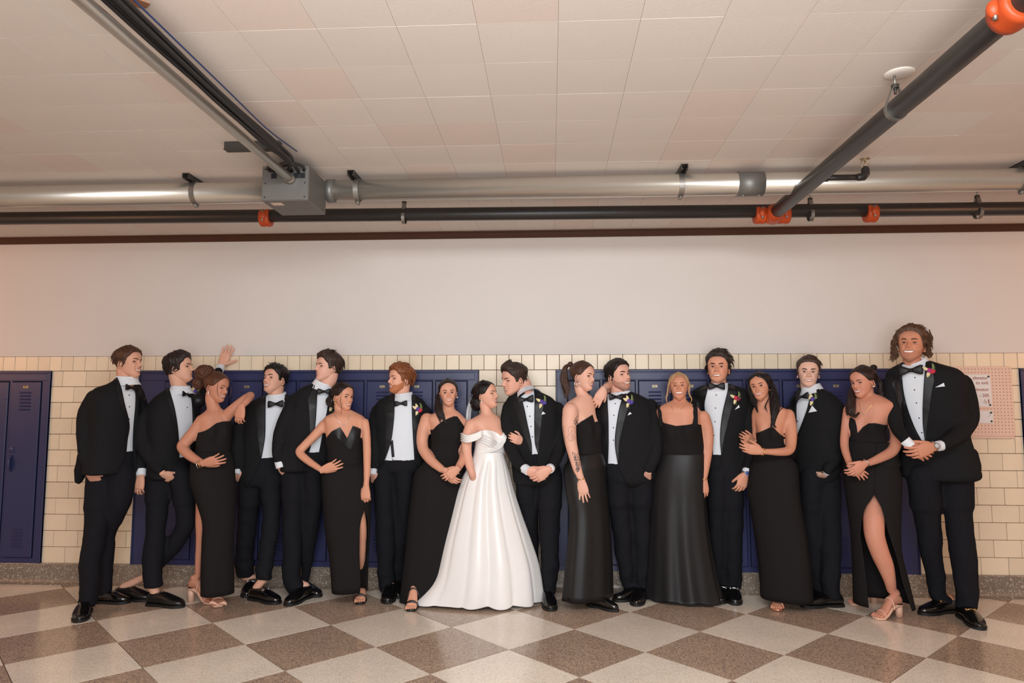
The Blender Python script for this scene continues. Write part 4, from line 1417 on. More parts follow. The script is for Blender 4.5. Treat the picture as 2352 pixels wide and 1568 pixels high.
def person(name_label, sp):
    f = Fig(sp['T'], sp['B'], sp['Yh'], sp['Ys'], sp['ysh'], sp['yhip'], sp.get('phi', 0), sp.get('k', .62), np.mean(sp['torso'][2][1:]))
    man = sp['kind'] == 'man'
    sk = skin_mat(sp['skin'])
    # feet first: they give the depth of the legs
    hipc = f.pt(0, sp['yhip'])
    hx = np.mean([q[1] + q[2] for q in sp['torso'][-2:]]) / 2
    base = f.pt(hx, sp['yhip'])
    root = empty('person', (base[0], base[1], 0.0), name_label, 'person', None)
    hc = sp['head']
    head = Head(f.pt(hc[0], hc[1], sp.get('hdy', 0.0)), hc[2], hc[3] + math.degrees(f.az), hc[4], hc[5], jaw=sp.get('jaw', 1.08 if man else 1.0), wide=sp.get('wide', 1.0),
                smile=sp.get('smile', .8), open_=sp.get('open', .5), nose=sp.get('nose', 1.0 if man else .85), brow=1.2 if man else .6)
    tz = f.rings(sp['torso'][:1] * 2, n=2)[0]
    ntop = head.world([[0, .13, .34]])[0]; nmid = head.world([[0, .10, .05]])[0]
    no = np.array(sp.get('neckoff', (0, 0, 0)), float); ntop = ntop + no; nmid = nmid + no
    nb = tz.mean(0); nb = nb + np.array([0, 0, -.02])
    nr = sp.get('neck', .060 if man else .050)
    neckP = smooth_path([ntop, nmid, nb * .75 + nmid * .25 - np.array([0, 0, .01]), nb - np.array([0, 0, .05])], 9)
    necktube = tube(neckP, np.interp(np.linspace(0, 1, 9), [0, .45, .8, 1], [nr * .95, nr * .94, nr * (1.0 if man else 1.08), nr * (.9 if man else 1.35)]), 20)
    core, parts_extra = [necktube], []
    shoes_done = []
    # ---- legs
    legsW = {}
    ank = {}
    for sd in ('L', 'R'):
        sh = sp.get('shoe' + sd)
        if sh is None:
            continue
        px, py = f.b(sh[0], sh[1])
        if man or sp.get('pump'):
            up, so, an, fr = shoe(px, py, sh[2] + math.degrees(f.az), sp.get('shoelen', .295), .052 if man else .036)
        else:
            up, so, hl, an, fr = bare_foot(px, py, sh[2] + math.degrees(f.az), heelh=sh[3] if len(sh) > 3 else .07)
            parts_extra.append(up)
        ank[sd] = an
        shoes_done.append((sd, up, so, None if man or sp.get('pump') else hl, fr))
    def leg_world(sd, lst):
        an = ank.get(sd)
        c = f.B[2]
        y_end = lst[-1][1]; y_st = lst[0][1]
        out = []
        for q in lst:
            px, py = f.b(q[0], q[1])
            Y0 = f.Yh
            if an is not None:
                t = np.clip((q[1] - y_st) / (y_end - y_st), 0, 1)
                Y0 = f.Yh * (1 - t) + an[1] * t
            Y0 += q[3] if len(q) > 3 else 0
            P = at(px, py, Y0)
            out.append(np.append(P, q[2] * c * mpp(Y0) * f.ca))
        return np.array(out)
    for sd in ('L', 'R'):
        if sp.get('leg' + sd):
            legsW[sd] = leg_world(sd, sp['leg' + sd])
    for sd, W in legsW.items():
        an = ank.get(sd)
        S = smooth_path(W, 24)
        if man:
            hipP = f.rings(sp['torso'][-2:-1] * 2, n=2)[0].mean(0)
            top = np.append(hipP * .45 + W[0][:3] * .55 + [0, 0, .0], W[0][3] * .7)
            P = np.vstack([[top], W])
            S2 = smooth_path(P, 20)
            pts = S2[:, :3]; rr = np.minimum(S2[:, 3] * .60, .05)
            if an is not None:
                pts = np.vstack([pts, an]); rr = np.append(np.maximum(rr, .028), .033)
                pts = np.vstack([pts, an - [0, 0, .055]]); rr = np.append(rr, .033)
            core.append(tube(pts, rr, 12))
        else:
            bare = sp.get('bareleg', {}).get(sd)
            pts, rr = S[:, :3], S[:, 3] * (np.interp(np.linspace(0, 1, len(S)), [0, .25], [.62, 1.0]) if bare else .5)
            if an is not None and sp.get('bareleg', {}).get(sd):
                pts = np.vstack([pts, an]); rr = np.append(rr, .031)
            core.append(tube(pts, rr, 14))
            if an is not None:
                core.append(tube([pts[-1], an, an - [0, 0, .05]], [rr[-1], .030, .032], 12))
    # ---- arms / torso cores
    for sd in ('L', 'R'):
        a = sp.get('arm' + sd)
        if a:
            core.append(f.chain(a, scale=.62 if man else 1.0))
            hs = sp.get('hand' + sd)
            if hs:
                wr = f.pt(*hs['w'], hs.get('dy', 0.0), hs.get('low', False))
                last = f.chain(a)[0]
                aP = f.pt(a[-1][0], a[-1][1], a[-1][3] if len(a[-1]) > 3 else 0)
                core.append(tube([aP, wr, wr + (wr - aP) * .12 + 1e-4], [.028 if man else .024, .025 if man else .021, .023 if man else .02], 12))
    tor = f.rings(sp['torso'], grow=-.045 if man else 0.0, n=22, nu=28, bust=sp.get('bust'))
    core.append(loft(tor[::-1]))
    body_m = remesh(core, .014 if man else .0095, 3 if man else 4, .45)
    pieces = [body_m, head.mesh(), head.ear(-1), head.ear(1)] + parts_extra
    handsM = {}
    for key in ('handL', 'handR'):
        if sp.get(key):
            handsM[key] = make_hand(f, sp[key], sk); pieces.append(handsM[key])
    body = obj('body', *joinm(*pieces), sk, root)
    body['label'] = sp.get('skinlabel', 'bare skin of head, neck and hands')
    lip = mat('lip_%d_%d_%d' % sp['lip'], sp['lip'], .38)
    hairM = hair_mat('hair_%d_%d_%d' % sp['hairc'], sp['hairc'])
    browM = hair_mat('brow_%d_%d_%d' % sp.get('browc', sp['hairc']), sp.get('browc', sp['hairc']), .6)
    face_parts(head, body, lip, browM, sp.get('eyec', (50, 36, 28)), sp.get('squint', .35), .8 if man else 1.5, 1.25 if man else .9, sp.get('look', 0.0))
    hv = sp['hair'](head, f)
    if hv is not None:
        obj('hair', *hv, hairM, root)
    ctx = dict(f=f, head=head, body=body, root=root, sk=sk, sp=sp, ank=ank, hands=handsM, legs=legsW, neck=neckP, nr=nr, hairM=hairM)
    # ---- clothes
    if man:
        dress_man(ctx, shoes_done)
    else:
        dress_woman(ctx, shoes_done)
    PEOPLE.append(ctx)
    return ctx

def dress_man(c, shoes_done):
    f, sp, root, head = c['f'], c['sp'], c['root'], c['head']
    # trousers
    parts = []
    for sd, W in c['legs'].items():
        an = c['ank'].get(sd)
        if an is not None and not sp.get('bareankle'):
            e = W[-1].copy(); e[:3] = e[:3] * .35 + an * .65; e[2] = .058; e[3] *= .98
            W = np.vstack([W, e])
        S = smooth_path(W, 30)
        parts.append(tube(S[:, :3], S[:, 3], 18, roundend=False))
    pel = cut_levels(sp['torso'], sp['waist'] - 8, 9999)
    lo = f.rings(pel, grow=-.015, n=10)
    parts.append(loft(lo[::-1]))
    bot = lo[-1].mean(0)
    for sd, W in c['legs'].items():
        parts.append(tube(smooth_path([lo[-1].mean(0) * .5 + W[0][:3] * .5 + [0, 0, .05], W[0][:3], W[1][:3]], 8), [W[0][3] * .95] * 8, 16))
    V, F = wrinkle(remesh(parts, .0105, 4, .5), .0030, len(PEOPLE) + 50, 1.0, 1.4, lambda V: .5 + 1.0 * np.exp(-((V[:, 2] - .16) / .16) ** 2) + .6 * np.exp(-((V[:, 2] - .50) / .10) ** 2))
    obj('trousers', V, F, M_trou, root)
    # shirt
    sh = cut_levels(sp['torso'], -999, sp['waist'] + 70)
    y0, xl0, xr0 = sp['torso'][0]; cx0_, w0 = (xl0 + xr0) / 2, (xr0 - xl0) / 2
    sh = [(y0 - 26, cx0_ - .86 * w0, cx0_ + .86 * w0)] + sh
    sr = f.rings(sh, grow=-.0205, n=26)
    shirt_mesh = loft(sr[::-1])
    shirt = obj('shirt', *shirt_mesh, M_shirt, root)
    # collar: band round the neck that stands on the shirt
    P = c['neck']; nr = c['nr']
    i0 = 5
    ax = unit(unit(P[3] - P[7]) + np.array([0, 0, sp.get('collarax', .7)])); ctr = (f.rings(sp['torso'][:1] * 2, n=2)[0].mean(0) + np.array([0, 0, .012 + sp.get('collarup', 0.0)])) * .5 + P[6] * .5 + np.array(sp.get('collaroff', (0, 0, 0)))
    u = unit(np.cross(ax, f.fwd)); w = np.cross(u, ax) * -1
    w = f.fwd - ax * (f.fwd @ ax); w = unit(w); u = np.cross(ax, w)
    rings = []
    n = 40
    th = np.arange(n) * 2 * math.pi / n
    for hh, rr in ((-.055, 1.62), (-.032, 1.40), (-.012, 1.30), (.002, 1.23), (.017, 1.16), (.019, 1.09), (.006, 1.04), (-.03, 1.05)):
        rings.append(np.array([ctr + ax * (hh - (.012 * max(0, math.sin(a)) if hh > 0 else 0)) + (u * math.cos(a) + w * math.sin(a)) * nr * rr * sp.get('collarr', 1.0) for a in th]))
    obj('collar', *loft(rings, cap=False), M_shirt, shirt)
    # jacket: torso and sleeves grown together, front opened along the shirt edges
    parts = [loft(f.rings(sp['torso'], n=26)[::-1])]
    for sd in ('L', 'R'):
        a = sp.get('arm' + sd)
        if a:
            parts.append(f.chain(a))
    for e in sp.get('ext', []):
        parts.append(f.chain(e))
    J = wrinkle(remesh(parts, .0100, 4, .5), .0022, len(PEOPLE), .8, .8)
    ed = lambda e: [tuple(q) for q in smooth_path(np.array(e, float), 24)]
    poly = ed(sp['shirtL']) + list(sp.get('lowL', [])) + list(sp.get('lowR', []))[::-1] + ed(sp['shirtR'])[::-1]
    yt = f.Ys
    J = boolean(J, f.prism(poly, yt - .75, yt + sp.get('cutdeep', 0.02)), 'DIFFERENCE')
    jk = obj('jacket', *J, sp.get('jmat', M_tux), root)
    jk.data.set_sharp_from_angle(angle=R(38))
    jb = bvh_of(J)
    # lapels
    for sd, edge in ((-1, sp['shirtL']), (1, sp['shirtR'])):
        E = smooth_path(np.array([f.t(*p) for p in edge]), 24)
        m = mpp(f.Ys)
        s = np.linspace(0, 1, 24)
        wid = np.interp(s, [0, .12, .26, .30, .34, .6, .95, 1], np.array([.020, .045, .078, .082, .070, .052, .012, .004])) / m * sp.get('lapw', 1.0)
        cosf = max(.35, math.cos(f.pa - sd * .35))
        O = E + np.stack([sd * wid * cosf, -0.25 * wid * np.interp(s, [0, .3, .34, 1], [0, 1, .2, 0])], 1)
        E2 = E + np.array([sd * 1.6, 0])
        poly2 = np.vstack([E2, O[::-1]])
        r = patch(jb, poly2, .003, .004)
        if r:
            obj('lapel', *r, M_satin, jk)
    sb = bvh_of(shirt_mesh, (c['body_arr'] if 'body_arr' in c else shirt_mesh))
    # bow tie
    tx, ty, hw = sp['tie'][:3]
    px, py = f.t(tx, ty)
    yy = ctr + w * nr * 1.42
    tp = at(px, py, yy[1] - .030)
    tyaw = (R(sp['tie'][3]) + f.az) if len(sp['tie']) > 3 else f.phi
    tl = np.array([math.cos(tyaw), math.sin(tyaw), sp['tie'][4] if len(sp['tie']) > 4 else 0.0]); tf = np.array([math.sin(tyaw), -math.cos(tyaw), 0])
    bow_tie(tp, tf, unit(tl), hw * f.T[2] * mpp(tp[1]), M_tie, root)
    # studs
    for q in sp.get('studs', []):
        h_ = hit(sb, *f.t(*q))
        if h_ is not None:
            obj('stud', *sphere(h_ - unit(ray(*f.t(*q))) * .003, .0045, 8, 6), M_stud, shirt)
    # pocket square, flower
    if sp.get('square'):
        r = patch(jb, [f.t(*q) for q in sp['square']], .004, .004, 2.0, .003)
        if r:
            obj('pocket_square', *r, M_shirt, jk)
    if sp.get('flower'):
        x, y, cols = sp['flower'][:3]
        h_ = hit(jb, *f.t(x, y))
        if h_ is not None:
            boutonniere(h_ - unit(ray(*f.t(x, y))) * .006, unit(f.fwd * .7 + np.array([0, -.6, 0])), cols, jk, sp['flower'][3] if len(sp['flower']) > 3 else 0, 1.15)
    # shirt cuffs
    for sd in ('L', 'R'):
        hs = sp.get('hand' + sd); a = sp.get('arm' + sd)
        if hs and a and hs.get('cuff', True):
            W = f.pt(*hs['w'], hs.get('dy', 0.0), hs.get('low', False)); P0 = f.pt(a[-1][0], a[-1][1], a[-1][3] if len(a[-1]) > 3 else 0)
            d = unit(W - P0)
            obj('cuff', *tube([P0 - d * .012, P0 + d * (.018 + a[-1][2] * f.T[2] * mpp(f.Yh) * .55)], [.035, .033], 18, roundend=False), M_shirt, root)
    # waistband hook: shoes
    for sd, up, so, _, fr in shoes_done:
        style = sp.get('shoes', 'lace')
        m = M_shoem if style in ('loafer_plain',) else M_shoe
        s = obj('shoe', *up, m, root)
        obj('sole', *so, M_sole, s)
        heel, d, l, L = fr
        top = lambda t, o, h: heel + d * t * L + l * o + np.array([0, 0, h])
        if style == 'lace':
            lc = []
            for t in (.40, .45, .50, .55):
                lc.append(tube([top(t, -.022, .075 - (t - .4) * .12), top(t + .01, 0, .094 - (t - .4) * .17), top(t, .022, .075 - (t - .4) * .12)], .0025, 6))
            obj('laces', *joinm(*lc), M_sole, s)
        else:
            obj('vamp', *tube([top(.36, 0, .085), top(.45, 0, .084), top(.60, 0, .068), top(.72, 0, .055)], [.030, .033, .034, .026], 14, flat=.35), m, s)
            if style == 'loafer_silver' or style == 'loafer_gold':
                mm = M_slv if style == 'loafer_silver' else M_gold
                obj('bit', *joinm(tube([top(.50, -.030, .084), top(.515, 0, .094), top(.50, .030, .084)], .0032, 6),
                                  torus(top(.50, -.026, .088), d * .3 + np.array([0, 0, 1]), .008, .0026, 12, 6), torus(top(.50, .026, .088), d * .3 + np.array([0, 0, 1]), .008, .0026, 12, 6)), mm, s)
    # watch
    if sp.get('watch'):
        sd, m = sp['watch']
        hs = sp['hand' + sd]; a = sp['arm' + sd]
        W = f.pt(*hs['w'], hs.get('dy', 0.0), hs.get('low', False)); Tp = f.pt(*hs['tip'], hs.get('dyt', hs.get('dy', 0.0)), hs.get('low', False))
        d = unit(Tp - W)
        C = W - d * .012
        wt = obj('watch', *torus(C, d, .030, .006, 24, 8), M_slv, root)
        nf = unit(np.array([0, -1, .2]) - d * (np.array([0, -1, .2]) @ d))
        obj('watch_case', *cyl(C + nf * .026, C + nf * .038, .018, 20), M_slv, wt)
        obj('watch_face', *cyl(C + nf * .038, C + nf * .0388, .0145, 20), mat('watch_dial_' + m, (70, 92, 150) if m == 'blue' else (190, 192, 196), .25), wt)

def bracelet(c, key, m, off=-.02, r=.029, th=.0028, name='bracelet'):
    f, hs = c['f'], c['sp'][key]
    W = f.pt(*hs['w'], hs.get('dy', 0.0), hs.get('low', False)); Tp = f.pt(*hs['tip'], hs.get('dyt', hs.get('dy', 0.0)), hs.get('low', False))
    d = unit(Tp - W)
    return obj(name, *torus(W + d * off, d, r, th, 24, 6), m, c['root'])
def neckl(bvh, c, pts, m, pend=True, r=.0014):
    f = c['f']
    Q = smooth_path(np.array([f.t(*p) for p in pts]), 24)
    P = []
    for q in Q:
        h = hit(bvh, *q)
        if h is not None:
            P.append(h - unit(ray(*q)) * .002)
    if len(P) > 3:
        o = obj('necklace', *tube(np.array(P), r, 5), m, c['root'])
        if pend:
            mid = P[len(P) // 2]
            obj('pendant', *sphere(mid - [0, .002, .004], .0045, 8, 6), M_slv, o)
def earring(c, sd, kind='drop', m=None):
    h = c['head']
    p = h.world([[sd * .325, .03, .325]])[0]
    m = m or M_pearl
    if kind == 'stud':
        obj('earring', *sphere(p, .006, 8, 6), m, c['root'])
    elif kind == 'hoop':
        obj('earring', *torus(p - [0, 0, .022], (.6, .8, 0), .020, .0035, 20, 6), m, c['root'])
    else:
        obj('earring', *joinm(sphere(p, .004, 8, 6), sphere(p - [0, 0, .014], (.005, .005, .010), 8, 6)), m, c['root'])
def skirt(f, lv, m, root, slit=None, folds=(9, .04), k=.62, n=40, nu=104, zmin=.012, seed=0, Y=None, name='skirt', hemwave=0.0, foldpow=1.0, grow=.009, ex=2.25):
    """sheet loft from lower-crop levels (y, xl, xr); slit = (left edge [(y, x)], right edge [(y, x)])"""
    L = smooth_path(np.asarray(lv, float), n)
    rs = np.random.RandomState(seed); ph = rs.uniform(0, 6.28, 6)
    rings = []
    for i, (y, xl, xr) in enumerate(L):
        t = i / (n - 1)
        px, py = f.b((xl + xr) / 2, y)
        Yd = f.depth(py)
        if Y is not None:
            Yd = Yd + (Y - f.Yh) * sstep(t, .25, 1.0)
        ctr = at(px, py, Yd)
        hw = (xr - xl) / 2 * f.B[2] * mpp(Yd) * f.ca
        kk = f.k + (k - f.k) * sstep(t, .1, .5)
        a = hw / math.sqrt(math.cos(f.pa) ** 2 + (kk * math.sin(f.pa)) ** 2)
        dl = math.atan2(kk * math.sin(f.pa), math.cos(f.pa))
        if slit is not None:
            cx = (xl + xr) / 2; h2 = (xr - xl) / 2
            ys = [q[0] for q in slit[0]]
            if y <= ys[0]:
                xa = xb = slit[0][0][1]
            else:
                xa = np.interp(y, ys, [q[1] for q in slit[0]]); xb = np.interp(y, [q[0] for q in slit[1]], [q[1] for q in slit[1]])
            ta = math.asin(np.clip((xa - cx) / h2, -.98, .98)) - dl; tb = math.asin(np.clip((xb - cx) / h2, -.98, .98)) - dl
            th = np.linspace(tb, ta + 2 * math.pi, nu)
        else:
            th = np.arange(nu) * 2 * math.pi / nu
        amp = folds[1] * sstep(t, .12, 1.0) ** foldpow
        wv = 1 + amp * (np.cos(folds[0] * th + ph[0] + .8 * math.sin(2 * t + ph[1])) * .6 + .4 * np.cos((folds[0] + 4) * th + ph[2])) - amp * .5
        ct, st = np.sin(th), np.cos(th)
        rr = np.power(np.abs(ct) ** ex + np.abs(st) ** ex, -1 / ex)
        g = grow
        q = ctr + np.outer(ct * rr * (a + g) * wv, f.lat) + np.outer(st * rr * (a * kk + g) * wv, f.fwd)
        q[:, 2] = max(ctr[2], zmin) + hemwave * t ** 6 * (1 + np.cos(folds[0] * th + ph[0]))
        rings.append(q)
    V, F = loft(rings, cap=False, closed=slit is None)
    o = obj(name, V, [q[::-1] for q in F], m, root)
    md = o.modifiers.new('thickness', 'SOLIDIFY'); md.thickness = .004; md.offset = -1
    return o, (V, F)
def dress_woman(c, shoes_done):
    f, sp, root = c['f'], c['sp'], c['root']
    m = sp.get('gown', M_gown)
    bod = cut_levels(sp['torso'], -999, sp['waist'] + 30)
    br = f.rings(bod, grow=.007, n=30, nu=56, bust=sp.get('bust'))
    B = loft(br[::-1])
    nk = sp['neckline']
    poly = [(nk[0][0] - 900, nk[0][1] + sp.get('nkl', 0))] + list(nk) + [(nk[-1][0] + 900, nk[-1][1] + sp.get('nkr', 0)), (nk[-1][0] + 900, nk[0][1] - 1500), (nk[0][0] - 900, nk[0][1] - 1500)]
    B = boolean(B, f.prism(poly, f.Ys - .9, f.Ys + .6), 'DIFFERENCE')
    bo = obj('bodice', *B, m, root)
    c['bodice'] = bo
    bo.data.set_sharp_from_angle(angle=R(38))
    if sp.get('skirt'):
        low = [((f.t(0, y)[1] - f.B[1]) / f.B[2], (f.t(xl, 0)[0] - f.B[0]) / f.B[2], (f.t(xr, 0)[0] - f.B[0]) / f.B[2]) for y, xl, xr in cut_levels(sp['torso'], sp['waist'], 9999)]
        lv = [q for q in low if q[0] < sp['skirt'][0][0] - 12] + list(sp['skirt'])
        so, sm = skirt(f, lv, sp.get('skirtm', m), root, sp.get('slit'), sp.get('folds', (7, .03)), sp.get('sk', .62), seed=sp.get('seed', 0), Y=sp.get('skY'), hemwave=sp.get('hemwave', 0.0), foldpow=sp.get('fp', 1.0), grow=sp.get('skgrow', .010))
        c['skirt'] = so; c['skirtm'] = sm
    for sd, up, so, hl, fr in shoes_done:
        if hl is None:
            s = obj('pump', *up, M_shoe, root); obj('sole', *so, M_sole, s)
            continue
        st = sp.get('sandal', 'black')
        mm = {'black': M_shoem, 'nude': M_nude, 'rose': M_rose}[st]
        s = obj('sandal', *joinm(so, hl), mm, root)
        obj('strap', *strap_over(fr, .74, .040, .010 if st == 'black' else .007), mm, s)
        obj('strap', *strap_over(fr, .42, .066, .007), mm, s)
    c['bb'] = bvh_of(arr_of(c['body']), arr_of(bo))
def arr_of(o):
    V, F = arrays(o.data)
    b = np.zeros(3); p = o
    while p is not None:
        b = b + np.array(p.location); p = p.parent
    return V + b, F
# ================================================================== hair styles
def shorthair(top=.06, side=.018, front=.0, fwd=(.25, .9, .2), n=170, L=.26, rad=.020, lift=.1, line=HL_MAN, noise=.010, seed=1, zsplit=.66, curl=0.0, quiff=0.0):
    def fn(h, f):
        def tk(deg, Z, TH):
            t = side + (top - side) * sstep(Z, zsplit - .12, zsplit + .14)
            return t + front * sstep(Z, .72, .86) * (1 - sstep(deg, 30, 75))
        def lf(P, deg, Z, m):
            q = np.zeros_like(P)
            w = quiff * sstep(Z, .76, .9) * (1 - sstep(deg, 25, 80)) * m
            q[..., 2] = w; q[..., 1] = -w * .35
            return q
        cap = hair_cap(h, line, tk, noise, 9, seed, lift=lf if quiff else None)
        st = strands(h, line, n, lambda d, z, rs: (0, np.array(fwd) * [1, 1, 1] + rs.normal(0, .22, 3) + (np.array([0, .2, -.8]) if z < zsplit else 0)), L, lift, rad, seed, thick=lambda a, b, c: tk(a, b, c) * 1.25, curl=curl)
        return joinm(cap, st)
    return fn
HL_PULL = HL_BACK
def pulled(top=.03, seed=2, n=130, extra=None, fwd=(0, 1, .1), line=HL_PULL, noise=.006, rad=.013, back=.03):
    def fn(h, f):
        tk = lambda deg, Z, TH: top + back * sstep(deg, 60, 150) * sstep(Z, .3, .6)
        cap = hair_cap(h, line, tk, noise, 14, seed)
        st = strands(h, line, n, lambda d, z, rs: (0, np.array(fwd) + rs.normal(0, .10, 3)), .32, .0, rad, seed, thick=lambda a, b, c: tk(a, b, c) * 1.35)
        parts = [cap, st]
        if extra:
            parts += extra(h, f)
        return joinm(*parts)
    return fn
def hlock(h, f, pts, r, n=10, seed=0, curl=0, dy=0.0, thin=.33, keep=True, **kw):
    """lock through crop pixels (x, y[, dy]) of the figure"""
    P = [f.pt(q[0], q[1], (q[2] if len(q) > 2 else 0) + dy) for q in pts]
    rr = np.array(np.atleast_1d(r), float) * f.T[2] * mpp(f.Ys)
    return lock(P, rr if len(rr) > 1 else rr[0], n, seed, curl, thin, keep=keep, **kw)
def bun(c, r, n=16, seed=0, flat=(1, 1, 1)):
    rs = np.random.RandomState(seed); parts = [sphere(c, np.array(flat) * r * .86, 16, 10)]
    for k in range(n):
        a = unit(rs.normal(0, 1, 3)); u = unit(np.cross(a, rs.normal(0, 1, 3))); v = np.cross(a, u)
        P = [np.asarray(c) + (u * math.cos(t) + v * math.sin(t)) * r * .84 * np.array(flat) + a * r * rs.uniform(-.3, .3) for t in np.linspace(0, 3.6, 12) + rs.uniform(0, 6)]
        parts.append(tube(P, r * .17 * np.sin(np.linspace(.3, 2.8, 12)), 6))
    return joinm(*parts)

SK_A, SK_B, SK_C = (216, 160, 134), (204, 146, 116), (222, 172, 148)
LIP_M, LIP_W = (186, 112, 100), (184, 92, 84)
# ================================================================== the eighteen people, from left to right
P1 = person('man at far left in black tuxedo, pale blue-white shirt, legs apart, looking right', dict(kind='man', T='A', B='A2', Yh=-.66, Ys=-.62, ysh=600, yhip=1450, phi=38, k=.66,
    head=(752, 318, .236, 52, 4, 2), skin=(216, 162, 137), lip=LIP_M, hairc=(78, 51, 37), hair=shorthair(.05, .02, .02, (-.2, .9, -.1), L=.18, lift=.0, seed=1), smile=.95, open=.7, squint=.5,
    torso=[(455, 650, 835), (520, 560, 880), (570, 440, 915), (640, 370, 945), (760, 345, 940), (950, 335, 910), (1150, 330, 890), (1300, 310, 890), (1420, 290, 880)], waist=1210,
    armL=[(420, 650, 88, -.10), (335, 830, 92, -.13), (318, 1040, 88, -.14), (345, 1250, 80, -.15), (380, 1400, 62, -.14)], armR=[(880, 690, 70, .10), (910, 900, 66, .12), (905, 1150, 60, .12), (890, 1400, 48, .10)],
    ext=[[(330, 1250, 90, -.02), (290, 1400, 80, .0), (262, 1500, 52, .0)]],
    handL=dict(w=(375, 1432), tip=(410, 1640), dy=-.13, th=(1, 0), cuff=False, pocket=.16), handR=dict(w=(888, 1450), tip=(850, 1640), dy=.09, th=(-1, 0), curl=(.5, .5, .5, .5)),
    legL=[(480, 60, 160), (455, 380, 138), (430, 650, 120), (388, 850, 118), (372, 1050, 112), (362, 1265, 102)], legR=[(690, 60, 165, .03), (650, 320, 150), (560, 620, 98), (548, 820, 84), (535, 1000, 76), (540, 1190, 74)],
    shoeL=(265, 1508, -6), shoeR=(775, 1310, 58), shoes='lace',
    shirtL=[(640, 440), (690, 560), (725, 720), (775, 930), (755, 1090), (742, 1225)], shirtR=[(830, 510), (845, 600), (860, 720), (862, 850), (850, 1000), (830, 1215)],
    lowL=[(640, 1425), (560, 1480)], lowR=[(880, 1400), (930, 1480)], tie=(792, 568, 68, 38, -.12), studs=[(770, 640), (772, 758), (770, 880)]))
P2 = person('dark-haired man in open tuxedo leaning with one palm raised against the wall', dict(kind='man', T='A', B='A2', Yh=-.48, Ys=-.42, ysh=650, yhip=1450, phi=40, k=.66,
    head=(1262, 372, .232, 68, 9, 0), skin=(224, 171, 146), lip=LIP_M, hairc=(44, 32, 28), hair=shorthair(.085, .035, .04, (.5, .6, .5), 200, .3, .024, .35, seed=2, noise=.018), smile=.1, open=0, squint=.15,
    torso=[(560, 1170, 1400), (620, 1080, 1450), (690, 990, 1480), (800, 950, 1490), (950, 945, 1480), (1100, 945, 1450), (1280, 940, 1420), (1400, 940, 1390), (1470, 960, 1350)], waist=1260,
    armL=[(1010, 770, 85, -.08), (915, 930, 90, -.12), (890, 1100, 88, -.14), (970, 1260, 80, -.15), (1075, 1385, 62, -.15)], armR=[(1460, 700, 78, .08), (1540, 600, 72, .16), (1620, 470, 60, .22), (1672, 385, 48, .28)],
    handL=dict(w=(1110, 1425), tip=(1200, 1640), size=.17, dy=-.14, th=(1, 0), cuff=False, pocket=.20), handR=dict(w=(1695, 340), tip=(1785, 110), dy=.335, palm=(0, 1, 0), th=(1, -.2), curl=(.02, .03, .02, .02), spread=.16, thumb=(.85, .05), size=.190),
    legL=[(1070, 50, 150), (1055, 300, 118), (1035, 600, 112), (1010, 850, 110), (1005, 1050, 108), (1010, 1170, 104)], legR=[(1280, 60, 135, .0), (1330, 320, 112, .0), (1325, 560, 104, .0), (1200, 760, 98, .0), (1060, 930, 80, .0), (935, 1060, 62, .0)],
    shoeL=(1315, 1355, 50), shoeR=(985, 1290, 52), shoes='loafer_plain', bareankle=1,
    shirtL=[(1150, 515), (1190, 640), (1230, 790), (1262, 1000), (1272, 1270)], shirtR=[(1350, 520), (1390, 650), (1425, 830), (1430, 1000), (1410, 1270)], lowL=[(1200, 1400), (1180, 1480)], lowR=[(1440, 1480)],
    tie=(1345, 632, 62, 50, -.1), studs=[(1352, 765)], flower=(1425, 612, ['purple'], 1)))
def h3(h, f):
    c = f.pt(1530, 420, .02)
    return [bun(c, .070, 22, 3, (1.1, 1, .85)), bun(f.pt(1470, 520, .04), .05, 14, 4), hlock(h, f, [(1672, 480, -.085), (1650, 580, -.10), (1668, 690, -.09)], 4, 2, 1), hlock(h, f, [(1745, 480, -.08), (1790, 600, -.09), (1750, 700, -.09)], 5, 2, 2)]
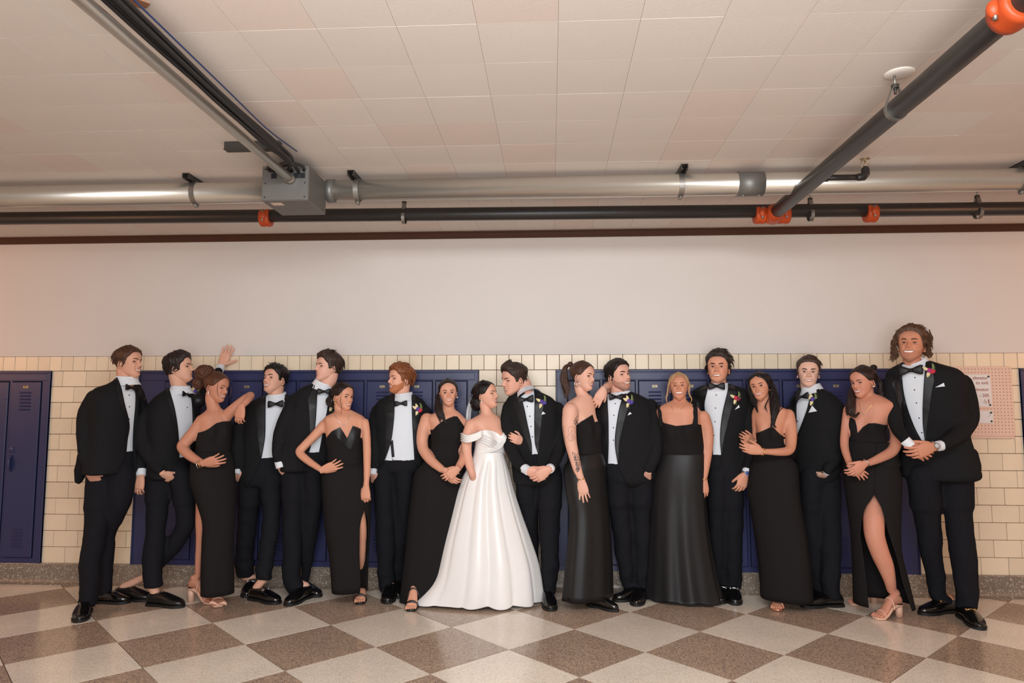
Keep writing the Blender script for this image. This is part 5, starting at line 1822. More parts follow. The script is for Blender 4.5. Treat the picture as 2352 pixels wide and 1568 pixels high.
P3 = person('woman with auburn updo in strapless black gown, hand on hip, elbow on neighbour shoulder', dict(kind='woman', T='A', B='A2', Yh=-.60, Ys=-.58, ysh=850, yhip=1450, phi=18, k=.66,
    head=(1638, 562, .216, 50, -8, 6), skin=(198, 138, 113), lip=LIP_W, hairc=(84, 50, 34), hair=pulled(.035, 3, 140, h3, (-.3, 1, .5)), smile=1.0, open=.45, squint=.6,
    torso=[(770, 1570, 1690), (820, 1500, 1760), (870, 1450, 1790), (950, 1460, 1795), (1080, 1445, 1790), (1200, 1435, 1775), (1350, 1410, 1800), (1500, 1395, 1820)], waist=1200, bust=(1000, 90, .030), neck=.046,
    armL=[(1510, 890, 78, -.04), (1430, 1000, 72, -.06), (1335, 1110, 66, -.08), (1300, 1165, 60, -.10), (1390, 1255, 54, -.14), (1500, 1318, 40, -.18)], armR=[(1740, 850, 70, .02), (1830, 762, 58, .0), (1930, 678, 50, .02), (1985, 645, 46, .0), (1945, 700, 42, -.12), (1900, 750, 34, -.17)],
    handL=dict(w=(1512, 1322), tip=(1735, 1268), dy=-.185, palm=(0, 1, .5), th=(.3, 1), size=.170, curl=(.12, .12, .15, .2), spread=.14, thumb=(.6, .2)), handR=dict(w=(1896, 752), tip=(1868, 900), dy=-.175, th=(-1, .2), size=.165, curl=(.5, .5, .5, .5)),
    legL=[(1540, 60, 150), (1520, 500, 95), (1490, 720, 58), (1470, 900, 46), (1455, 1070, 32)], legR=[(1680, 60, 150), (1680, 600, 90), (1670, 1150, 36)], bareleg={'L': 1},
    shoeL=(1605, 1318, 50, .085), shoeR=(1660, 1352, 4, .085), sandal='nude',
    neckline=[(1470, 1015), (1520, 1000), (1570, 975), (1640, 922), (1700, 905), (1790, 900)],
    skirt=[(-60, 1395, 1815), (100, 1388, 1828), (250, 1430, 1838), (500, 1510, 1825), (700, 1508, 1812), (950, 1500, 1812), (1235, 1498, 1815)], folds=(5, .02), sk=.7))
nb = P3['bb']
neckl(nb, P3, [(1640, 760), (1690, 850), (1700, 860), (1715, 800)], M_gold); earring(P3, -1, 'drop', M_pearl); bracelet(P3, 'handL', M_gold, -.02); bracelet(P3, 'handL', M_slv, -.035, .030)
def bow_on(c, px, py):
    p = onz(px, py, .06)
    parts = []
    for sd in (-1, 1):
        parts.append(tube([p, p + np.array([sd * .022, -.004, .014]), p + np.array([sd * .044, 0, .018]), p + np.array([sd * .05, .0, .012])], [.006, .016, .024, .020], 10, flat=.5))
    parts.append(sphere(p, .010, 8, 6))
    obj('shoe_bow', *joinm(*parts), M_nude, c['root'])
bow_on(P3, 120 + 1660 * .22957, 1080 + 1345 * .22957 )
P4 = person('black-haired man in open tuxedo laughing to the left, elbow resting on his shoulder', dict(kind='man', T='B', B='B2', Yh=-.27, Ys=-.23, ysh=680, yhip=1450, phi=-8, k=.60,
    head=(522, 428, .232, -46, 12, -4), skin=(222, 169, 145), lip=LIP_M, hairc=(26, 20, 20), hair=shorthair(.075, .012, .02, (-.3, -.2, .7), 220, .2, .020, .6, seed=4, zsplit=.64), smile=.95, open=.8, squint=.35,
    torso=[(570, 430, 640), (620, 330, 690), (680, 230, 730), (800, 180, 740), (950, 170, 720), (1100, 165, 700), (1250, 160, 690), (1400, 160, 680), (1500, 165, 660), (1550, 190, 620)], waist=1240,
    armL=[(235, 760, 92), (160, 900, 88, -.03), (118, 1080, 80, -.06), (105, 1250, 72, -.08), (108, 1375, 54, -.08)], armR=[(700, 760, 80, .04), (710, 950, 75, .04), (690, 1200, 65, .0)],
    handL=dict(w=(100, 1410), tip=(150, 1610), dy=-.09, th=(1, 0), pocket=.16),
    legL=[(265, 30, 140), (240, 350, 118), (215, 650, 106), (195, 880, 98), (192, 1120, 96)], legR=[(460, 30, 125), (478, 330, 104), (465, 620, 98), (425, 880, 98), (392, 1150, 90)],
    shoeL=(200, 1335, -14), shoeR=(562, 1400, 42), shoes='loafer_silver', bareankle=1,
    shirtL=[(420, 580), (415, 760), (412, 1000), (395, 1130), (372, 1252)], shirtR=[(612, 580), (610, 700), (590, 900), (540, 1100), (520, 1255)], lowL=[(300, 1400), (215, 1570)], lowR=[(560, 1400), (640, 1580)],
    tie=(520, 680, 80, -12, .05), studs=[]))
P5 = person('tall dark-haired man in tuxedo gazing left, hand in pocket', dict(kind='man', T='B', B='B2', Yh=-.38, Ys=-.34, ysh=560, yhip=1400, phi=12, k=.6,
    head=(1085, 292, .226, -64, 5, 0), skin=(226, 175, 154), lip=LIP_M, hairc=(58, 42, 36), hair=shorthair(.085, .03, .05, (.2, .9, .3), 190, .3, .024, .2, seed=5, noise=.015), smile=.1, open=.25, squint=.3,
    torso=[(450, 930, 1120), (500, 800, 1150), (560, 720, 1190), (660, 690, 1230), (800, 660, 1230), (1000, 620, 1200), (1150, 580, 1170), (1300, 545, 1150), (1370, 560, 1130), (1390, 600, 1080)], waist=1180,
    armL=[(740, 640, 92, -.05), (640, 850, 92, -.10), (575, 1040, 86, -.13), (545, 1190, 72, -.14), (562, 1300, 56, -.13)], armR=[(1210, 680, 80, .05), (1230, 900, 75, .08), (1210, 1150, 65, .06)],
    handL=dict(w=(570, 1335), tip=(640, 1530), dy=-.13, th=(1, 0), pocket=.16),
    legL=[(710, 30, 142), (708, 300, 122), (697, 600, 106), (696, 880, 102), (697, 1180, 100)], legR=[(925, 30, 120), (915, 330, 104), (880, 660, 95), (852, 900, 74), (842, 1110, 56)],
    shoeL=(635, 1425, -34), shoeR=(995, 1328, 40), shoes='lace',
    shirtL=[(965, 450), (962, 600), (955, 740), (945, 880), (920, 1040), (880, 1182)], shirtR=[(1085, 500), (1080, 640), (1060, 780), (1035, 880), (1010, 1040), (982, 1185)], lowL=[(840, 1300), (790, 1400)], lowR=[(1010, 1300), (1030, 1400)],
    tie=(1035, 548, 70, 5, 0), flower=(1118, 700, ['purple'], 2)))
def h6(h, f):
    return [bun(f.pt(1120, 650, .02), .048, 16, 5), hlock(h, f, [(1225, 540, -.085), (1208, 640, -.10), (1222, 720, -.10), (1212, 790, -.09)], 4, 2, 1), hlock(h, f, [(1335, 530, -.06), (1352, 590, -.07)], 5, 2, 3)]
P6 = person('woman with low dark bun in strapless black gown with satin lapels, hand on hip', dict(kind='woman', T='B', B='B2', Yh=-.50, Ys=-.48, ysh=830, yhip=1450, phi=12, k=.62,
    head=(1228, 605, .206, 42, -2, 3), skin=(213, 153, 125), lip=(176, 92, 84), hairc=(34, 24, 22), hair=pulled(.03, 6, 130, h6, (-.3, 1, 0)), smile=.85, open=.4, squint=.3,
    torso=[(740, 1195, 1320), (790, 1090, 1420), (830, 1030, 1475), (920, 1040, 1475), (1040, 1055, 1440), (1180, 1078, 1438), (1300, 1078, 1442), (1420, 1040, 1460), (1540, 1020, 1500)], waist=1250, bust=(1040, 90, .022), neck=.045,
    armL=[(1045, 890, 58, -.03), (940, 1010, 53, -.06), (820, 1130, 49, -.08), (775, 1195, 47, -.10), (870, 1285, 43, -.14), (1000, 1372, 34, -.19)], armR=[(1462, 870, 52), (1482, 1000, 48), (1490, 1200, 46, -.02), (1490, 1400, 40, -.05), (1482, 1520, 33, -.06)],
    handL=dict(w=(1012, 1380), tip=(1235, 1300), dy=-.19, palm=(0, 1, .5), th=(.2, 1), size=.165, curl=(.1, .12, .15, .2), spread=.13, thumb=(.5, .2)), handR=dict(w=(1480, 1560), tip=(1470, 1760), dy=-.06, th=(-1, .1), size=.165, curl=(.7, .75, .8, .8)),
    legL=[(1150, 60, 130), (1180, 600, 80), (1200, 1100, 36)], legR=[(1360, 60, 100, .0), (1415, 420, 60, -.05), (1440, 620, 52, -.07), (1438, 760, 48, -.07), (1432, 950, 42, -.08), (1428, 1130, 24, -.06)], bareleg={'R': 1},
    shoeR=(1412, 1400, -6, .08), sandal='black',
    neckline=[(1045, 1055), (1080, 1010), (1115, 970), (1205, 925), (1245, 985), (1280, 1045), (1310, 975), (1340, 910), (1380, 925), (1420, 942)], nkr=20,
    skirt=[(-20, 1022, 1500), (150, 1025, 1525), (400, 1040, 1527), (650, 1062, 1515), (900, 1105, 1500), (1280, 1132, 1486)], folds=(5, .015), sk=.66,
    slit=([(400, 1450), (500, 1415), (600, 1400), (900, 1398), (1170, 1412), (1300, 1400)], [(400, 1450), (500, 1478), (600, 1486), (900, 1480), (1170, 1455), (1300, 1478)])))
for poly in ([(1115, 972), (1205, 927), (1245, 985), (1285, 1050), (1320, 1160), (1290, 1150), (1180, 1040)], [(1340, 912), (1418, 942), (1370, 1040), (1320, 1160), (1284, 1050), (1310, 980)]):
    r = patch(bvh_of(arr_of(P6['bodice'])), [P6['f'].t(*q) for q in poly], .004, .004)
    if r:
        obj('gown_lapel', *r, M_satin, P6['bodice'])
neckl(P6['bb'], P6, [(1140, 780), (1180, 850), (1240, 905), (1285, 850), (1305, 790)], M_slv); earring(P6, -1, 'drop', M_gold)
P7 = person('red-haired bearded man in open tuxedo with suspenders smiling left', dict(kind='man', T='B', B='B2', Yh=-.27, Ys=-.23, ysh=640, yhip=1420, phi=-6, k=.6,
    head=(1850, 420, .226, -60, 3, 0), skin=(228, 171, 146), lip=(190, 110, 98), hairc=(134, 78, 46), hair=shorthair(.085, .035, .04, (.1, 1, -.05), 210, .36, .026, .1, seed=7, noise=.016), smile=.8, open=.4, squint=.45,
    torso=[(570, 1780, 1970), (620, 1650, 2060), (670, 1590, 2110), (800, 1560, 2140), (950, 1555, 2140), (1100, 1560, 2130), (1250, 1570, 2110), (1350, 1590, 2090), (1400, 1620, 2060)], waist=1265,
    armL=[(1610, 740, 74), (1570, 900, 68, -.03), (1548, 1100, 64, -.06), (1548, 1280, 58, -.07), (1548, 1385, 48, -.07)], armR=[(2110, 760, 70, .02), (2150, 1000, 65, .04), (2140, 1250, 55, .02)],
    handL=dict(w=(1545, 1425), tip=(1590, 1620), dy=-.08, th=(1, 0), pocket=.16),
    legL=[(1670, 30, 118), (1672, 330, 106), (1682, 640, 100), (1692, 900, 92), (1692, 1200, 84)], legR=[(1880, 30, 112), (1880, 330, 98), (1850, 680, 88), (1832, 930, 78), (1822, 1190, 70)],
    shoeL=(1705, 1400, -4), shoeR=(1830, 1345, 6), shoes='lace',
    shirtL=[(1785, 575), (1782, 700), (1775, 850), (1750, 1050), (1720, 1160), (1680, 1272)], shirtR=[(1962, 575), (1965, 750), (1970, 900), (1978, 1050), (1985, 1160), (1992, 1278)], lowL=[(1600, 1350), (1560, 1430)], lowR=[(2040, 1350), (2070, 1430)],
    tie=(1848, 675, 66, -10, .05), flower=(2030, 745, ['purple', 'red'], 3)))
sb7 = bvh_of(arr_of(next(o for o in P7['root'].children if o.name.startswith('shirt'))))
r = patch(sb7, [P7['f'].t(*q) for q in [(1735, 1080), (1765, 1060), (1782, 1240), (1752, 1245)]], .003, .003)
if r:
    obj('suspender', *r, M_satin, P7['root'])
    h_ = hit(sb7, *P7['f'].t(1768, 1255))
    if h_ is not None:
        obj('suspender_clip', *box(h_[0] - .006, h_[0] + .006, h_[1] - .010, h_[1] - .002, h_[2] - .016, h_[2] + .012, .002), M_slv, P7['root'])
def h8(h, f):
    return [hlock(h, f, [(440, 480, .02), (420, 560, -.02), (430, 680, -.08), (470, 770, -.11), (520, 850, -.12)], [38, 46, 50, 40, 22], 26, 8, .004), hlock(h, f, [(420, 560, -.02), (395, 660, -.06), (440, 780, -.11), (445, 830, -.12)], 26, 12, 9)]
P8 = person('woman with dark side ponytail in one-shoulder black gown, hands clasped, smiling at camera', dict(kind='woman', T='C', B='C2', Yh=-.36, Ys=-.34, ysh=780, yhip=1450, phi=4, k=.62,
    head=(535, 503, .208, 3, 2, -3), skin=(217, 159, 133), lip=LIP_W, hairc=(36, 26, 24), hair=pulled(.028, 8, 130, h8, (0, 1, .2)), smile=.95, open=.32, squint=.3,
    torso=[(680, 470, 605), (720, 385, 665), (780, 300, 720), (880, 335, 735), (1000, 352, 718), (1130, 342, 692), (1270, 290, 695), (1400, 230, 700), (1540, 170, 690)], waist=1200, bust=(960, 100, .028), neck=.048,
    armL=[(305, 790, 82), (252, 950, 72, -.02), (252, 1120, 64, -.05), (340, 1255, 58, -.12), (470, 1365, 44, -.20)], armR=[(700, 820, 55, .0), (720, 1030, 55, .02), (710, 1220, 52, -.08), (650, 1340, 44, -.18)],
    handL=dict(w=(500, 1375), tip=(640, 1540), dy=-.22, palm=(.3, 1, .3), th=(1, -.4), size=.165, curl=(.35, .4, .45, .5)), handR=dict(w=(640, 1355), tip=(490, 1480), dy=-.245, palm=(0, 1, .2), th=(-.5, -1), size=.165, curl=(.35, .4, .45, .5)),
    legL=[(250, 60, 120), (180, 600, 80), (120, 1100, 36)], shoeL=(105, 1432, -6, .06), legR=[(480, 60, 120), (400, 600, 80), (330, 1200, 36)], sandal='black',
    neckline=[(365, 915), (400, 875), (460, 825), (540, 785), (600, 762), (640, 765), (665, 800), (725, 890)],
    skirt=[(-180, 305, 610), (-60, 230, 628), (50, 150, 640), (400, 100, 600), (800, 62, 560), (1100, 30, 530), (1335, 5, 500)], folds=(8, .03), sk=.62))
earring(P8, -1, 'stud'); earring(P8, 1, 'stud')
def h9(h, f):
    return [bun(f.pt(868, 610, .03), .058, 12, 9, (1, 1, 1.2))]
P9 = person('bride in white off-shoulder satin ball gown and veil, laughing up at the groom', dict(kind='woman', T='C', B='C2', Yh=-.34, Ys=-.38, ysh=850, yhip=1300, phi=22, k=.64,
    head=(955, 525, .210, 62, 9, 0), skin=(225, 170, 147), lip=(186, 88, 82), hairc=(20, 15, 16), hair=pulled(.028, 9, 110, h9, (-.2, 1, -.2), noise=.003), smile=1.0, open=.5, squint=.75, nose=.95,
    torso=[(725, 925, 1045), (775, 825, 1115), (830, 765, 1150), (920, 800, 1172), (1010, 850, 1205), (1110, 850, 1185), (1200, 832, 1160), (1270, 815, 1175)], waist=1195, bust=(1000, 90, .038), neck=.043, gown=M_bridal, split_waist=False,
    armL=[(800, 850, 70, -.05), (752, 1000, 66, -.07), (745, 1150, 56, -.09), (775, 1310, 50, -.14), (808, 1420, 41, -.15), (835, 1530, 36, -.02)], armR=[(1140, 870, 55, .06), (1185, 1040, 48, .10), (1195, 1165, 46, .06), (1280, 1110, 40, .06), (1350, 1060, 34, .0)],
    handR=dict(w=(1385, 1050), tip=(1220, 995), dy=-.06, dyt=-.15, palm=(0, 1, 0), th=(-.3, -1), size=.165, curl=(.55, .6, .65, .7), spread=.05),
    legL=[(800, 200, 90), (780, 700, 60), (770, 1300, 30)], legR=[(1000, 200, 90), (1000, 700, 60), (1000, 1300, 30)],
    neckline=[(700, 1000), (860, 965), (900, 935), (960, 915), (1040, 928), (1090, 955), (1132, 988), (1160, 940), (1188, 915), (1215, 950), (1235, 985)]))
def bride_skirt():
    f, root = P9['f'], P9['root']
    lv = [(-190, 765, 1050), (-120, 735, 1075), (-40, 695, 1102), (60, 640, 1130), (200, 585, 1168), (450, 505, 1250), (700, 425, 1340), (950, 358, 1418), (1200, 292, 1455), (1345, 245, 1466)]
    n, nu = 44, 168
    L = smooth_path(np.array(lv, float), n); rings = []
    th = np.arange(nu) * 2 * math.pi / nu
    for i, (y, xl, xr) in enumerate(L):
        t = i / (n - 1)
        px, py = f.b((xl + xr) / 2, y); Yd = -.38 + .06 * t
        c = at(px, py, Yd); hw = (xr - xl) / 2 * f.B[2] * mpp(Yd)
        a = .105 * sstep(t, .02, .30) * (1 - .30 * t)
        fold = np.abs(np.cos(6.5 * th + .5 + .35 * math.sin(3 * t) + .5 * np.sin(2 * th))) ** .55 * .75 + .25 * np.cos(11 * th + 1.5 * t + 1)
        box_ = np.exp(-(((th + math.pi) % (2 * math.pi) - math.pi - .10) / .10) ** 2)
        wv = 1 + a * (fold - .75) - .05 * box_ * sstep(t, .0, .3)
        k = .62 + .10 * (1 - t)
        train = .26 * sstep(t, .8, 1.0) * np.exp(-((((th + math.pi) % (2 * math.pi)) - math.pi + 1.05) / .35) ** 2)
        wv = wv + train
        z = max(c[2], .010)
        rings.append(np.stack([c[0] + np.sin(th) * hw * wv, Yd - np.cos(th) * hw * k * wv, np.full(nu, z) + .02 * t ** 10 * (1 - fold)], 1))
    V, F = loft(rings, cap=False)
    o = obj('skirt', V, [q[::-1] for q in F], M_bridal, root)
    md = o.modifiers.new('thickness', 'SOLIDIFY'); md.thickness = .004; md.offset = -1
    # waist seam, crossed bodice folds, off-shoulder band
    bb = bvh_of(arr_of(P9['bodice']))
    T = f.t
    def fold_strip(pts, w, name):
        Q = smooth_path(np.array([T(*p) for p in pts]), 26)
        P = []
        for q in Q:
            h = hit(bb, *q)
            if h is not None and (not P or np.linalg.norm(h - P[-1]) < .12):
                P.append(h)
        if len(P) > 3:
            obj(name, *tube(np.array(P), w * np.sin(np.linspace(.35, 2.8, len(P))), 10, flat=.6), M_bridal, P9['bodice'])
    for k in range(4):
        fold_strip([(868 + 4 * k, 965 + 26 * k), (960, 985 + 28 * k), (1060, 1035 + 26 * k), (1150, 1105 + 12 * k)], .012, 'drape_fold')
    for k in range(4):
        fold_strip([(1205 - 4 * k, 950 + 26 * k), (1170, 1000 + 24 * k), (1120, 1050 + 22 * k), (1050, 1110 + 14 * k), (950, 1140 + 12 * k)], .011, 'drape_fold')
    fold_strip([(835, 1190), (920, 1200), (1000, 1203), (1100, 1198), (1158, 1188)], .006, 'waist_seam')
    band = []
    for k in range(4):
        pts = [f.pt(905, 935 + 18 * k, -.16), f.pt(850, 962 + 20 * k, -.165), f.pt(760, 985 + 21 * k, -.165), f.pt(705, 968 + 24 * k, -.12), f.pt(690, 960 + 24 * k, -.04), f.pt(715, 950 + 22 * k, .04)]
        band.append(tube(smooth_path(pts, 20), .0125, 10, flat=.7))
    obj('shoulder_band', *joinm(*band), M_bridal, P9['bodice'])
    # veil
    vp = [(812, 545), (770, 640), (752, 760), (750, 900), (745, 1080), (720, 1300)]
    rr = []
    for x, y in vp:
        rr.append([f.pt(x + w, y, .10 + .03 * math.cos(w / 9.0)) for w in (-18, -9, 0, 9, 18, 28, 40)])
    Vv = np.array([smooth_path(np.array(rr)[:, j], 20) for j in range(7)]).transpose(1, 0, 2)
    V, F = loft([Vv[i] for i in range(20)], cap=False, closed=False)
    v = obj('veil', V, F, M_veil, root)
bride_skirt()
earring(P9, -1, 'drop', M_pearl); earring(P9, 1, 'drop', M_pearl)
P10 = person('groom in black tuxedo with purple boutonniere leaning towards the bride, hands clasped', dict(kind='man', T='C', B='C2', Yh=-.34, Ys=-.36, ysh=580, yhip=1450, phi=-8, k=.6,
    head=(1288, 345, .236, -58, -10, 4), skin=(224, 169, 148), lip=LIP_M, hairc=(56, 42, 36), hair=shorthair(.06, .022, .05, (-.3, -.3, .6), 190, .22, .022, .4, seed=10, quiff=.05), smile=.9, open=.7, squint=.45,
    torso=[(455, 1350, 1495), (495, 1290, 1585), (550, 1210, 1700), (650, 1170, 1770), (800, 1180, 1790), (950, 1200, 1790), (1100, 1225, 1780), (1300, 1245, 1775), (1450, 1265, 1780), (1530, 1290, 1750)], waist=1175,
    armL=[(1215, 650, 74, .0), (1198, 850, 74, -.02), (1225, 1060, 80, -.05), (1300, 1240, 74, -.14), (1400, 1352, 60, -.22)], armR=[(1765, 660, 74, .0), (1795, 850, 72, -.02), (1795, 1070, 74, -.05), (1750, 1240, 68, -.14), (1690, 1345, 56, -.22)],
    handL=dict(w=(1430, 1372), tip=(1620, 1470), dy=-.24, palm=(.2, 1, .2), th=(.6, -1), curl=(.4, .45, .5, .55), size=.19), handR=dict(w=(1670, 1360), tip=(1500, 1480), dy=-.265, palm=(-.1, 1, .2), th=(-.6, -1), curl=(.4, .45, .5, .55), size=.19),
    legL=[(1290, 30, 118), (1310, 300, 104), (1330, 700, 92), (1345, 1150, 74)], legR=[(1535, 30, 130), (1532, 380, 112), (1532, 700, 100), (1535, 950, 92), (1535, 1160, 74)],
    shoeL=(1350, 1340, -8), shoeR=(1552, 1436, 6), shoes='lace',
    shirtL=[(1350, 545), (1385, 640), (1430, 850), (1472, 1050), (1480, 1172)], shirtR=[(1500, 420), (1508, 600), (1505, 850), (1512, 1060), (1545, 1175)], lowL=[(1478, 1300)], lowR=[(1535, 1300)],
    tie=(1405, 575, 92, -8, .14), studs=[(1427, 652), (1455, 762), (1468, 877), (1484, 993)], flower=(1590, 610, ['purple', 'purple'], 0), square=[(1583, 745), (1603, 708), (1632, 735)], collarax=.35, neckoff=(.040, .01, 0), neck=.066, collaroff=(-.006, 0, -.020), collarr=.97))
def h11(h, f):
    return [hlock(h, f, [(190, 250, .06), (130, 300, .10), (120, 420, .11), (150, 540, .09), (150, 630, .06)], [30, 44, 52, 46, 26], 30, 11, .003), hlock(h, f, [(170, 260, .08), (110, 380, .12), (110, 500, .12), (130, 620, .08)], 26, 14, 12),
            bun(f.pt(185, 262, .06), .022, 8, 3)]
P11 = person('woman with brown ponytail and tattooed arm in black satin gown, arm round neighbour', dict(kind='woman', T='D', B='D2', Yh=-.44, Ys=-.42, ysh=720, yhip=1480, phi=42, k=.72,
    head=(312, 388, .216, 56, -2, 4), skin=(225, 174, 153), lip=LIP_W, hairc=(72, 47, 36), browc=(60, 42, 34), hair=pulled(.03, 11, 130, h11, (-.2, 1, .55)), smile=.9, open=.4, squint=.5, nose=.9,
    torso=[(590, 270, 410), (640, 190, 425), (700, 125, 440), (800, 150, 450), (900, 215, 478), (1050, 250, 495), (1180, 255, 502), (1320, 205, 520), (1450, 155, 530), (1560, 140, 535)], waist=1200, bust=(930, 90, .03), neck=.043, gown=M_gown,
    armL=[(185, 740, 86, -.10), (172, 900, 78, -.12), (185, 1060, 68, -.13), (215, 1200, 60, -.14), (262, 1380, 48, -.15), (300, 1470, 36, -.15)], armR=[(400, 700, 52, .08), (510, 600, 48, .20), (620, 500, 44, .27), (600, 478, 40, .16), (555, 500, 36, .02)],
    handL=dict(w=(305, 1490), tip=(345, 1745), dy=-.15, th=(-1, 0), palm=(.2, 1, 0), size=.175, curl=(.12, .12, .15, .2), spread=.13, thumb=(.25, .2)), handR=dict(w=(535, 520), tip=(450, 690), dy=-.02, th=(1, .3), size=.170, curl=(.25, .25, .3, .3), spread=.04),
    legL=[(230, 60, 130), (300, 600, 90), (420, 1200, 45)], legR=[(420, 60, 130), (450, 600, 90), (500, 1200, 45)],
    shoeR=(690, 1482, 56), pump=1, shoelen=.25,
    neckline=[(240, 915), (300, 865), (360, 830), (420, 792), (432, 830), (445, 872), (470, 864), (500, 860)],
    skirt=[(-60, 150, 535), (50, 138, 542), (250, 165, 556), (450, 200, 576), (700, 188, 596), (1000, 158, 610), (1345, 128, 616)], skirtm=M_gownsat, folds=(6, .05), sk=.6, seed=4))
earring(P11, -1, 'hoop', M_slv); bracelet(P11, 'handL', M_gold, -.012, .027); bracelet(P11, 'handR', M_slv, -.012, .028)
def tattoos():
    f = P11['f']; bb = bvh_of(arr_of(P11['body'])); M = mat('tattoo_ink', (62, 58, 60), .6)
    def line(pts, r, n=None):
        Q = smooth_path(np.array([f.t(*p) for p in pts]), n or len(pts) * 4); P = []
        for q in Q:
            h = hit(bb, *q)
            if h is not None:
                P.append(h + unit(ray(*q)) * r * .3)
        return tube(np.array(P), r, 5) if len(P) > 2 else None
    def done(sg):
        sg = [s for s in sg if s]
        if sg:
            o = obj('tattoo', *joinm(*sg), M, P11['body']); o['label'] = 'dark line tattoo on the arm'
    segs = []
    for pts in ([(255, 740), (265, 770), (268, 800), (272, 830)], [(272, 800), (240, 830), (225, 880), (250, 905)], [(270, 830), (255, 860), (262, 900), (248, 940)], [(225, 850), (250, 860), (270, 850)], [(222, 880), (245, 885), (268, 878)], [(235, 830), (255, 845), (245, 870), (230, 860), (238, 838)], [(250, 870), (265, 885), (255, 905), (240, 895), (250, 872)], [(240, 905), (255, 920), (250, 940)]):
        segs.append(line(pts, .0016))
    done(segs)
    segs = []
    fig = [[(170, 980), (165, 940), (180, 922), (210, 922), (228, 940), (230, 1000)], [(190, 945), (194, 947)], [(205, 940), (208, 944)], [(200, 960), (208, 970), (200, 978), (192, 970), (200, 960)],
           [(165, 1000), (180, 985), (200, 998), (222, 1018), (235, 1040), (205, 1070), (175, 1072), (160, 1040), (165, 1000)], [(175, 1010), (190, 1040), (186, 1068)], [(190, 1000), (204, 1035), (206, 1065)], [(206, 1010), (218, 1035), (222, 1055)]]
    for p in fig:
        segs.append(line(p, .0011))
    done(segs)
    segs = []
    stem = smooth_path(np.array([(232, 1195), (240, 1250), (254, 1310), (266, 1360), (262, 1400)], float), 9)
    segs.append(line([tuple(q) for q in stem], .0020))
    for i, (x, y) in enumerate(stem[2:]):
        for sd in (-1, 1):
            L = (1.0 - .07 * i) * (1 if (i + sd) % 2 else .75)
            tx, ty = x + sd * 34 * L, y - 62 * L
            segs.append(line([(x, y), (x + sd * 26 * L, y - 18 * L), (tx, ty), (x + sd * 10 * L, y - 34 * L), (x, y)], .0013))
            segs.append(line([(x, y), (x + sd * 17 * L, y - 26 * L), (tx, ty)], .0010))
    done(segs)
    segs = []
    for p in ([(108, 915), (112, 960), (118, 990)], [(118, 1000), (126, 1050), (132, 1090)], [(238, 1420), (246, 1440)]):
        segs.append(line(p, .0020))
    for s in segs:
        done([s])
tattoos()
P12 = person('laughing man with short dark fade and stubble in tuxedo, a hand draped on his shoulder', dict(kind='man', T='D', B='D2', Yh=-.27, Ys=-.25, ysh=660, yhip=1480, phi=10, k=.62,
    head=(682, 382, .244, 44, 6, -6), skin=(226, 173, 152), lip=LIP_M, hairc=(34, 26, 24), hair=shorthair(.05, .006, .02, (.5, -.4, .4), 170, .2, .018, .2, seed=12, zsplit=.70), smile=1.0, open=.85, squint=.5, jaw=1.14,
    torso=[(555, 610, 830), (600, 500, 940), (660, 450, 1030), (780, 440, 1080), (950, 450, 1100), (1100, 465, 1110), (1250, 490, 1105), (1400, 520, 1090), (1490, 545, 1060), (1545, 640, 980)], waist=1300,
    armL=[(490, 740, 72, .02), (480, 950, 70, .03), (500, 1200, 60, .02)], armR=[(1030, 700, 88), (1072, 880, 88, -.03), (1088, 1080, 84, -.06), (1062, 1250, 78, -.10), (1010, 1375, 60, -.11)],
    handR=dict(w=(1005, 1410), tip=(960, 1620), dy=-.12, th=(-1, 0), cuff=False, pocket=.16),
    legL=[(690, 30, 140), (690, 340, 112), (730, 600, 102), (755, 880, 92), (780, 1120, 74), (795, 1215, 64)], legR=[(930, 30, 135), (930, 340, 112), (942, 640, 100), (948, 900, 88), (940, 1190, 74)],
    shoeL=(640, 1372, -58), shoeR=(872, 1425, -12), shoes='lace',
    shirtL=[(575, 530), (580, 680), (588, 850), (590, 1100), (584, 1305)], shirtR=[(750, 570), (715, 680), (685, 820), (655, 1080), (686, 1310)], lowL=[(545, 1440), (530, 1570)], lowR=[(730, 1420), (830, 1570)],
    tie=(672, 605, 76, 14, -.02), studs=[(660, 676), (645, 800), (641, 931), (641, 1063)], flower=(800, 660, ['purple', 'purple'], 1), square=[(790, 802), (812, 765), (836, 782)]))
def h13(h, f):
    return [hlock(h, f, [(1260, 400, -.08), (1225, 470, -.10), (1215, 560, -.10), (1200, 620, -.09), (1215, 690, -.09)], 11, 6, 1), hlock(h, f, [(1420, 400, -.08), (1450, 480, -.10), (1445, 570, -.10), (1470, 630, -.09), (1450, 680, -.09)], 11, 6, 2),
            hlock(h, f, [(1340, 360, -.10), (1285, 385, -.11), (1245, 450, -.11)], 12, 6, 3), hlock(h, f, [(1345, 360, -.10), (1400, 385, -.11), (1435, 450, -.11)], 12, 6, 4)]
